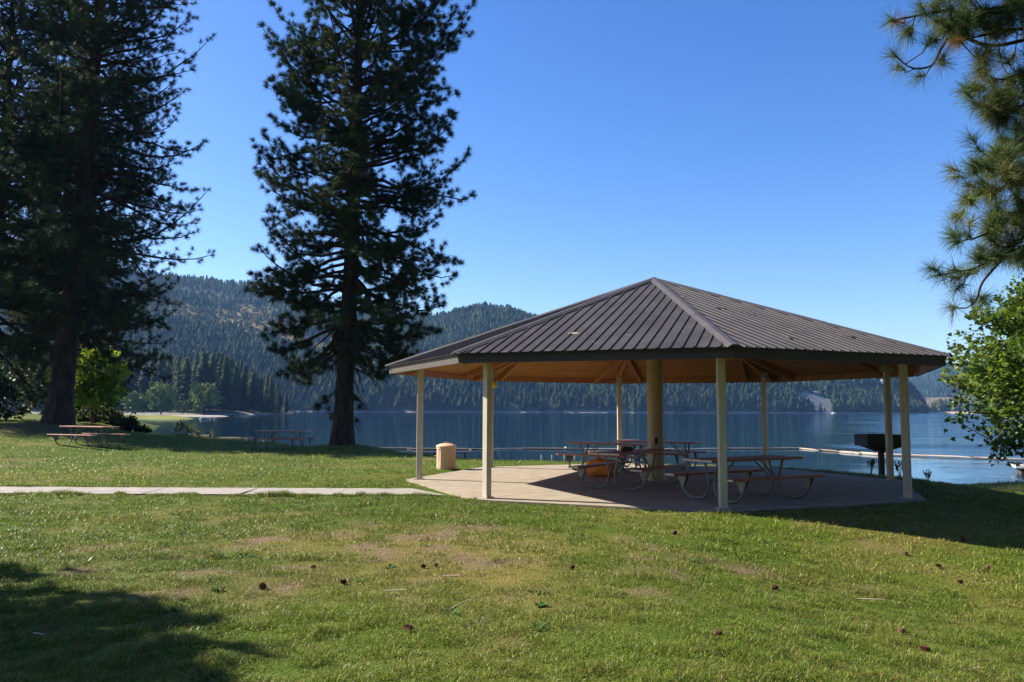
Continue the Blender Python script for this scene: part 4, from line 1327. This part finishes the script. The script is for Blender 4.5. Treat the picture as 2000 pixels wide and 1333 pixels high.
# willows at the water on the point
for i, (px, D, r, zc, lab) in enumerate([(402, 376, 8.0, 8.5, 'rounded pale green willow tree at the cove shore, right of the pair'), (318, 370, 8.5, 7.0, 'broad pale green willow tree at the cove shore, left of the pair'),
                                         (360, 366, 4.2, 3.4, 'low pale green bush between the two willows at the cove shore'), (388, 362, 2.2, 1.9, 'small round bush on the shore under the right willow'), (268, 372, 6.0, 5.0, 'darker green willow seen beside the small yellow green tree')]):
    leafy('willow_tree' if i in (0, 1, 4) else 'bush', (xpx(px, D), D, WATER + .5), 10, r, zc, .3 if i in (0, 1, 4) else .1, 200 + i, 190 if r > 5 else 70, 26, 1.0 if r > 5 else .55, RHOMB,
          [(.19, .23, .065), (.25, .29, .085), (.14, .19, .06)], lab, 'tree' if i in (0, 1, 4) else 'bush', sh_len=2.4 if r > 5 else 1.1, material='farleaf', squash=.9)

# tiny boat and houses far off
b0 = at(1628, 809, 1000)
bo = empty('motor_boat', (b0.x, b0.y, WATER), R(12), label='tiny white motor boat far out on the lake', cat='boat')
mb = MB(); mb.add([(-2.6, -.9, .8), (2.2, -.9, .8), (3.6, 0, 1.0), (2.2, .9, .8), (-2.6, .9, .8), (-2.5, -.6, -.1), (2.0, -.6, -.1), (3.0, 0, 0), (2.0, .6, -.1), (-2.5, .6, -.1)],
                  [(0, 1, 2, 3, 4), (9, 8, 7, 6, 5), (0, 5, 6, 1), (1, 6, 7, 2), (2, 7, 8, 3), (3, 8, 9, 4), (4, 9, 5, 0)])
mb.build('hull', M['white'], bo)
mb = MB(); mb.add([(-1, -.7, .8), (1.2, -.7, .8), (1.2, .7, .8), (-1, .7, .8), (-.9, -.6, 2.0), (.5, -.6, 2.0), (.5, .6, 2.0), (-.9, .6, 2.0)], [(4, 5, 6, 7), (0, 1, 5, 4), (1, 2, 6, 5), (2, 3, 7, 6), (3, 0, 4, 7)])
mb.build('cabin', M['white'], bo)
hp = [(1702, 56, 'white house among trees high on the far right slope'), (1722, 53, 'pale house beside a bare slope on the far hill'), (1632, 42, 'small house half hidden in forest above the grey bluff'), (1815, 40, 'tiny pale house on the distant hazy hillside')]
for i, (px, up, lab) in enumerate(hp):
    if i < 3:
        tt = np.linspace(0, 1, 400); pp = np.full(400, float(px)); DD = d0B(pp) + (d1B(pp) - d0B(pp)) * tt; XX = xpx(pp, DD); ZZ = zB(pp, tt, DD, XX)
    else:
        tt = np.linspace(0, 1, 400); pp = np.full(400, float(px)); DD = d0C(pp) + (d1C(pp) - d0C(pp)) * tt; XX = xpx(pp, DD); ZZ = zC(pp, tt, DD, XX)
    j = int(np.argmax(pxup(XX, DD, ZZ) > up))
    h = empty('house', (XX[j], DD[j] - 4, ZZ[j]), R(20 * i - 30), label=lab, cat='house', group='houses on the far hillside')
    MB().box((0, 0, 2.5), (6, 5, 5)).build('wall', M['white'], h)
    mb = MB(); mb.add([(-3.4, -2.9, 5.01), (3.4, -2.9, 5.01), (3.4, 2.9, 5.01), (-3.4, 2.9, 5.01), (-3.4, 0, 7), (3.4, 0, 7)], [(0, 1, 5, 4), (2, 3, 4, 5), (0, 4, 3), (1, 2, 5), (3, 2, 1, 0)])
    mb.build('roof', M['pale'], h)

# ------------------------------------------------------------------ log boom, docks, buoys
def boom(points, matname, group, label, rad=.09, seglen=3.4):
    W_ = [Vector((*ong(px, py, WATER), WATER + .06)) for px, py in points]
    for a, b in zip(W_[:-1], W_[1:]):
        n = max(1, round((b - a).length / seglen)); d = (b - a) / n
        for i in range(n):
            L0 = d.length - rng.uniform(.2, .5)
            key = matname
            o = bpy.data.objects.new('boom_log', boom.mesh[key]); COL.objects.link(o)
            o.location = a + d * (i + .5) + Vector((0, 0, rng.uniform(-.03, .05))); o.scale = (L0, rad * .8, rad * .8)
            o.rotation_euler = (rng.uniform(0, 6), 0, math.atan2(d.y, d.x) + rng.normal() * .012)
            tag(o, label, 'log', group)


boom.mesh = {}
for k_ in ('log', 'pale'):
    mb = MB()
    xs = np.linspace(-.5, .5, 9)
    mb.tube([(x, .04 * math.sin(9 * x), .03 * math.cos(7 * x)) for x in xs], [.85, .98, 1.0, 1.03, .97, 1.0, .96, .98, .8], 10)
    tmp = mb.build('boom_log', M[k_], None, True); boom.mesh[k_] = tmp.data
    COL.objects.unlink(tmp); bpy.data.objects.remove(tmp)
boom([(560, 878), (800, 878.5), (930, 879)], 'log', 'dark logs of the boom', 'dark wet log floating in the boom left of the pavilion')
boom([(930, 879), (1020, 877.5), (1130, 878.5), (1330, 879.5), (1420, 878), (1560, 877.5)], 'pale', 'grey logs of the boom', 'weathered grey log floating in the boom behind the pavilion', .075)
boom([(1560, 877.5), (1642, 884)], 'log', 'brown logs of the boom', 'brown log in the slanting part of the boom left of the grill', .085)
boom([(1642, 884.5), (1716, 890)], 'pale', 'bleached logs of the boom', 'thick bleached log in the boom behind the grill', .13, 2.4)
boom([(1728, 890.5), (1990, 900), (2080, 903)], 'pale', 'logs of the boom at the right', 'bleached log in the boom beyond the right of the pad', .09, 2.6)
for px, py, k_, lab, r in [(1105, 877, 'white', 'small white float standing above the log boom', .10), (1719, 889.5, 'red', 'round red orange float at the end of the bleached logs', .22)]:
    x, y = ong(px, py, WATER)
    o = MB().lathe([(.2 * r, -.4 * r), (.8 * r, -.1 * r), (r, .5 * r), (.85 * r, 1.1 * r), (.5 * r, 1.5 * r), (.18 * r, 1.65 * r), (.16 * r, 1.9 * r)], 16).build('buoy', M[k_], None, True)
    o.location = (x, y, WATER); tag(o, lab, 'buoy')


def dock(px0, px1, Dn, dep, lab, rails):
    x0, x1 = xpx(px0, Dn), xpx(px1, Dn)
    o = empty('floating_dock', ((x0 + x1) / 2, Dn + dep / 2, WATER), 0, label=lab, cat='dock')
    w = abs(x1 - x0)
    mb = MB()
    nb = int(w / .2)
    for i in range(nb): mb.box((-w / 2 + (i + .5) * w / nb, 0, .40), (w / nb - .012, dep, .04))
    dk = mb.build('deck', M['pale'], o)
    mb = MB()
    for s in (-1, 1):
        mb.box((0, s * (dep / 2 + .031), .36), (w + .12, .06, .10)); mb.box((s * (w / 2 + .031), 0, .36), (.06, dep, .10))
    mb.build('rim', M['white'], o)
    mb = MB()
    for i in range(4): mb.box((-w * .36 + i * w * .24, 0, .08), (w * .16, dep * .8, .42), None, .03)
    mb.build('float', M['timber'], o)
    for rx in rails:
        xx = xpx(rx, Dn) - o.location.x
        r = empty('ladder', (0, 0, 0)); r.parent = o
        for s in (-.25, .25):
            MB().tube(bent([(xx + s, .25 - dep / 2, .42), (xx + s, .2 - dep / 2, .98), (xx + s, -.25 - dep / 2, .98), (xx + s, -.3 - dep / 2, -.5)], .26, 6), .028, 8).build('handrail', M['steel'], r, True)
        mb = MB()
        for z in (.1, -.2): mb.tube([(xx - .25, -.3 - dep / 2, z), (xx + .25, -.3 - dep / 2, z)], .02, 6)
        mb.build('rung', M['steel'], r)
    return o


dock(1045, 1145, 38.5, 2.6, 'low swimming dock with two chrome ladder hoops below the bank', [1068, 1112])
o = dock(1992, 2110, 40.5, 1.6, 'white edged dock corner in the water at the right edge', [])
o.rotation_euler = (0, 0, R(-24)); o.location.y -= .4

# ------------------------------------------------------------------ bank details at the left
def weed(x, y, h, seed, lab, grp, dryness=.6):
    g = np.random.default_rng(seed)
    o = empty('weed_plant', (x, y, gzf(x, y)), 0, label=lab, cat='plant', group=grp)
    mb = MB(); C, A, K = [], [], []
    for i in range(int(g.integers(6, 11))):
        a = g.uniform(0, 6.28); l = h * g.uniform(.6, 1.1); ln = g.uniform(.05, .4)
        p1 = np.array((math.cos(a) * ln * .4 * h, math.sin(a) * ln * .4 * h, l * .55)); p2 = np.array((math.cos(a) * ln * h, math.sin(a) * ln * h, l))
        mb.tube([(0, 0, -.03), p1, p2], [.009, .007, .004], 4)
        for _ in range(26):
            t = g.uniform(.25, 1); p = p1 * (1 - t) + p2 * t
            C.append(p); A.append(g.normal(size=3) + np.array((0, 0, .4))); K.append((np.array((.26, .22, .085)) if g.random() < dryness else np.array((.035, .05, .016))) * g.uniform(.8, 1.2))
    P, Ff, Cc = leaves(np.array(C), np.array(A), (.05 * h + .02), np.array(K), RHOMB, seed)
    mb.build('stem', M['dry'], o)
    np_mesh('leaf_spray', P, Ff, M['leaf'], o, attr=Cc)


wl = 'straw coloured weed growing on the cove bank between the two lawn tables'
for i, (px, py, h) in enumerate([(262, 846, .7), (283, 848, .65), (355, 850, .9), (362, 852, 1.0), (372, 853, .7), (381, 855, .85), (340, 851, .5), (392, 857, .45), (420, 860, .45), (300, 849, .4)]):
    D = float(np.interp(px, [260, 560], [50, 38.5])); X = xpx(px, D); D = float(np.interp(X, EX, EY)) + .3; X = xpx(px, D)
    weed(X, D, h, 300 + i, wl, 'weeds on the cove bank')
for i, (px, D, h, lab) in enumerate([(1695, 23.0, .5, 'thin dark weed left of the grill pedestal at the pad edge'), (1750, 22.6, .62, 'thin weed between the two right posts by the grill'), (1805, 23.6, .42, 'thin small weed on the bank right of the last post')]):
    weed(xpx(px, D), D, h, 330 + i, lab, None, .15)
for i, (px, D, n_, lab) in enumerate([(330, 47.5, 2.6, 'dark old timber edging the cove bank, left end'), (395, 44.5, 2.6, 'dark old timber edging the cove bank, middle'), (470, 42.2, 2.4, 'dark old timber edging the cove bank by rocks')]):
    X = xpx(px, D); y = float(np.interp(X, EX, EY)) + .5
    o = MB().tube([(-n_ / 2, 0, 0), (0, .03, .02), (n_ / 2, 0, 0)], [.09, .10, .09], 10).build('edging_timber', M['timber'], None, True)
    o.location = (X, y, gzf(X, y) + .08); o.rotation_euler = (0, 0, R(-28)); tag(o, lab, 'timber', 'old timbers edging the bank')


def rock(x, y, z, s, seed, lab, grp):
    g = np.random.default_rng(seed)
    n = 12
    u = np.linspace(0, math.pi, n); v = np.linspace(0, 2 * math.pi, 16, endpoint=False)
    U, W2 = np.meshgrid(u, v, indexing='ij')
    x_, y_, z_ = np.sin(U) * np.cos(W2), np.sin(U) * np.sin(W2), np.cos(U)
    d = .75 + .6 * (fbm(x_ * 1.6 + seed, y_ * 1.6 + z_ * 1.9, seed, 3))
    P = np.stack([x_ * d * s, y_ * d * s * .8, z_ * d * s * .6], -1).reshape(-1, 3)
    Fq = [(i * 16 + j, (i + 1) * 16 + j, (i + 1) * 16 + (j + 1) % 16, i * 16 + (j + 1) % 16) for i in range(n - 1) for j in range(16)]
    o = np_mesh('shore_rock', P, Fq, M['rock'], smooth=True); o.location = (x, y, z); o.rotation_euler = (0, 0, g.uniform(0, 6))
    tag(o, lab, 'rock', grp)


for i, (px, s) in enumerate([(484, .28), (492, .2), (505, .24), (518, .18), (530, .26), (447, .16)]):
    D = float(np.interp(px, [440, 560], [41.5, 38.2])); X = xpx(px, D); y = float(np.interp(X, EX, EY)) + .5
    rock(X, y, gzf(X, y) + s * .2, s, 400 + i, 'brown rock on the cove bank beside the lakeside table', 'rocks on the cove bank')
for i, (px, D) in enumerate([(398, 236), (404, 238), (410, 240), (416, 239), (424, 241)]):
    rock(xpx(px, D), D, WATER + .15, rng.uniform(.5, .9), 420 + i, 'pale rock off the tip of the grassy spit', 'rocks at the spit tip')

# ------------------------------------------------------------------ cones and sticks on the lawn
cm = MB()
ns = 11
for i in range(ns):
    z = -.045 + .09 * i / (ns - 1); r = .036 * math.sqrt(max(0.06, 1 - ((i - 4) / 7.2) ** 2))
    for j in range(9):
        a = j * 6.283 / 9 + i * .35
        ca, sa = math.cos(a), math.sin(a); w = .011
        cm.add([(ca * r * .35, sa * r * .35, z - .004), (ca * r - sa * w, sa * r + ca * w, z + .004), (ca * r * 1.22, sa * r * 1.22, z + .012), (ca * r + sa * w, sa * r - ca * w, z + .004), (ca * r * .5, sa * r * .5, z + .014)],
               [(0, 1, 2, 3), (4, 3, 2), (4, 2, 1), (0, 4, 1), (0, 3, 4)])
cm.lathe([(.008, -.05), (.02, -.03), (.022, .0), (.015, .03), (.004, .052)], 8)
cone0 = cm.build('pine_cone', M['cone'])
first = True
for i, (px, py) in enumerate([(1117, 1113), (826, 1111), (851, 1109), (671, 1142), (1402, 1245), (1807, 1257), (1760, 1221), (1770, 1112), (1882, 1087), (1788, 1073), (1835, 1131), (1877, 1153), (1992, 1106), (1317, 1045), (611, 1114), (513, 1151), (1512, 1143), (1930, 1135)]):
    x, y = ong(px, py, -.05); z = gzf(x, y); x, y = ong(px, py, z); z = gzf(x, y)
    o = cone0 if first else cone0.copy()
    if not first: COL.objects.link(o)
    first = False
    o.location = (x, y, z + .028); o.rotation_euler = (R(rng.uniform(50, 110)), rng.uniform(0, 6), rng.uniform(0, 6)); s = rng.uniform(.5, .8); o.scale = (s, s, s)
    tag(o, 'reddish brown pine cone fallen on the sunlit lawn', 'pine cone', 'pine cones scattered on the lawn')
x, y = ong(796, 1235, -.05); z = gzf(x, y)
o = cone0.copy(); COL.objects.link(o); o.location = (x, y, z + .03); o.rotation_euler = (R(75), 0, R(35)); o.scale = (.6, .6, 1.15)
tag(o, 'long dark pine cone lying nearest the camera on open lawn', 'pine cone')
for i, (px, py, a, l, lab) in enumerate([(772, 1164, -20, .24, 'short pale stick on the lawn under the bare patch'), (903, 1191, 55, .3, 'thin pale stick leaning in grass at the lawn middle'), (1697, 1107, -35, .3, 'pale stick among brown litter on the right lawn'),
                                         (882, 1132, -28, .2, 'stubby pale stick close to the pair of cones'), (195, 1128, 20, .12, 'tiny pale stick on the left lawn near the shade'), (1880, 1232, -4, .3, 'straw coloured stick low at the right'), (75, 1245, -40, .2, 'stick lying in the shade at lower left')]):
    x, y = ong(px, py, -.05); z = gzf(x, y)
    o = MB().tube([(-l / 2, 0, 0), (-l * .1, .008, .004), (l / 2, 0, .012)], [.006, .005, .003], 6).build('stick', M['stick'])
    o.location = (x, y, z + .04); o.rotation_euler = (0, R(-4), R(a)); tag(o, lab, 'stick')

# ------------------------------------------------------------------ air
mh = bpy.data.materials.new('haze_air'); mh.use_nodes = True
nt = mh.node_tree
for q in list(nt.nodes):
    if q.type != 'OUTPUT_MATERIAL': nt.nodes.remove(q)
vo = nt.nodes.new('ShaderNodeVolumePrincipled'); vo.inputs['Color'].default_value = (.26, .52, 1, 1); vo.inputs['Density'].default_value = .00008
vo.inputs['Anisotropy'].default_value = .1
nt.links.new(vo.outputs[0], nt.nodes['Material Output'].inputs['Volume'])
try: mh.cycles.homogeneous_volume = True
except Exception: pass
o = MB().box((0, 0, 0), (9000, 5600, 480)).build('haze', mh)
o.location = (600, 2200, 232)
tag(o, 'thin blue summer haze over the lake', 'haze', kind='stuff')

# ------------------------------------------------------------------ light, sky, camera
SUN_EL, SUN_AZ = R(36), math.atan2(-.95, .315)       # azimuth measured from +Y towards +X
sd = Vector((math.sin(SUN_AZ) * math.cos(SUN_EL), math.cos(SUN_AZ) * math.cos(SUN_EL), math.sin(SUN_EL)))
sun = bpy.data.lights.new('sun', 'SUN'); sun.energy = 5.0; sun.angle = R(.53); sun.color = (1, .92, .80)
so = bpy.data.objects.new('sun', sun); COL.objects.link(so)
so.rotation_euler = (-sd).to_track_quat('-Z', 'Y').to_euler(); so.location = (-30, 10, 30)
w = bpy.data.worlds.new('World'); scene.world = w; w.use_nodes = True
nt = w.node_tree
sk = nt.nodes.new('ShaderNodeTexSky'); sk.sky_type = 'NISHITA'; sk.sun_disc = False
sk.sun_elevation = SUN_EL; sk.sun_rotation = SUN_AZ; sk.altitude = 500; sk.air_density = 1.0; sk.dust_density = .75; sk.ozone_density = 2.2
hs = nt.nodes.new('ShaderNodeHueSaturation'); hs.inputs['Saturation'].default_value = 1.34; hs.inputs['Hue'].default_value = .514
nt.links.new(sk.outputs[0], hs.inputs['Color']); nt.links.new(hs.outputs[0], nt.nodes['Background'].inputs['Color'])
nt.nodes['Background'].inputs['Strength'].default_value = .08

cam = bpy.data.cameras.new('camera'); cam.sensor_width = 36; cam.lens = 36 * F / 2000; cam.clip_end = 20000; cam.clip_start = .05
co = bpy.data.objects.new('camera', cam); COL.objects.link(co)
co.matrix_world = Matrix.Translation((0, 0, EYE)) @ Matrix.Rotation(math.pi / 2 + PITCH, 4, 'X') @ Matrix.Rotation(ROLL, 4, 'Z')
scene.camera = co
vs = scene.view_settings
vs.view_transform = 'Standard'; vs.look = 'None'; vs.exposure = 1.4; vs.gamma = 1
scene.cycles.use_denoising = True
scene.cycles.max_bounces = 8
scene.cycles.volume_bounces = 0
scene.cycles.sample_clamp_indirect = 6
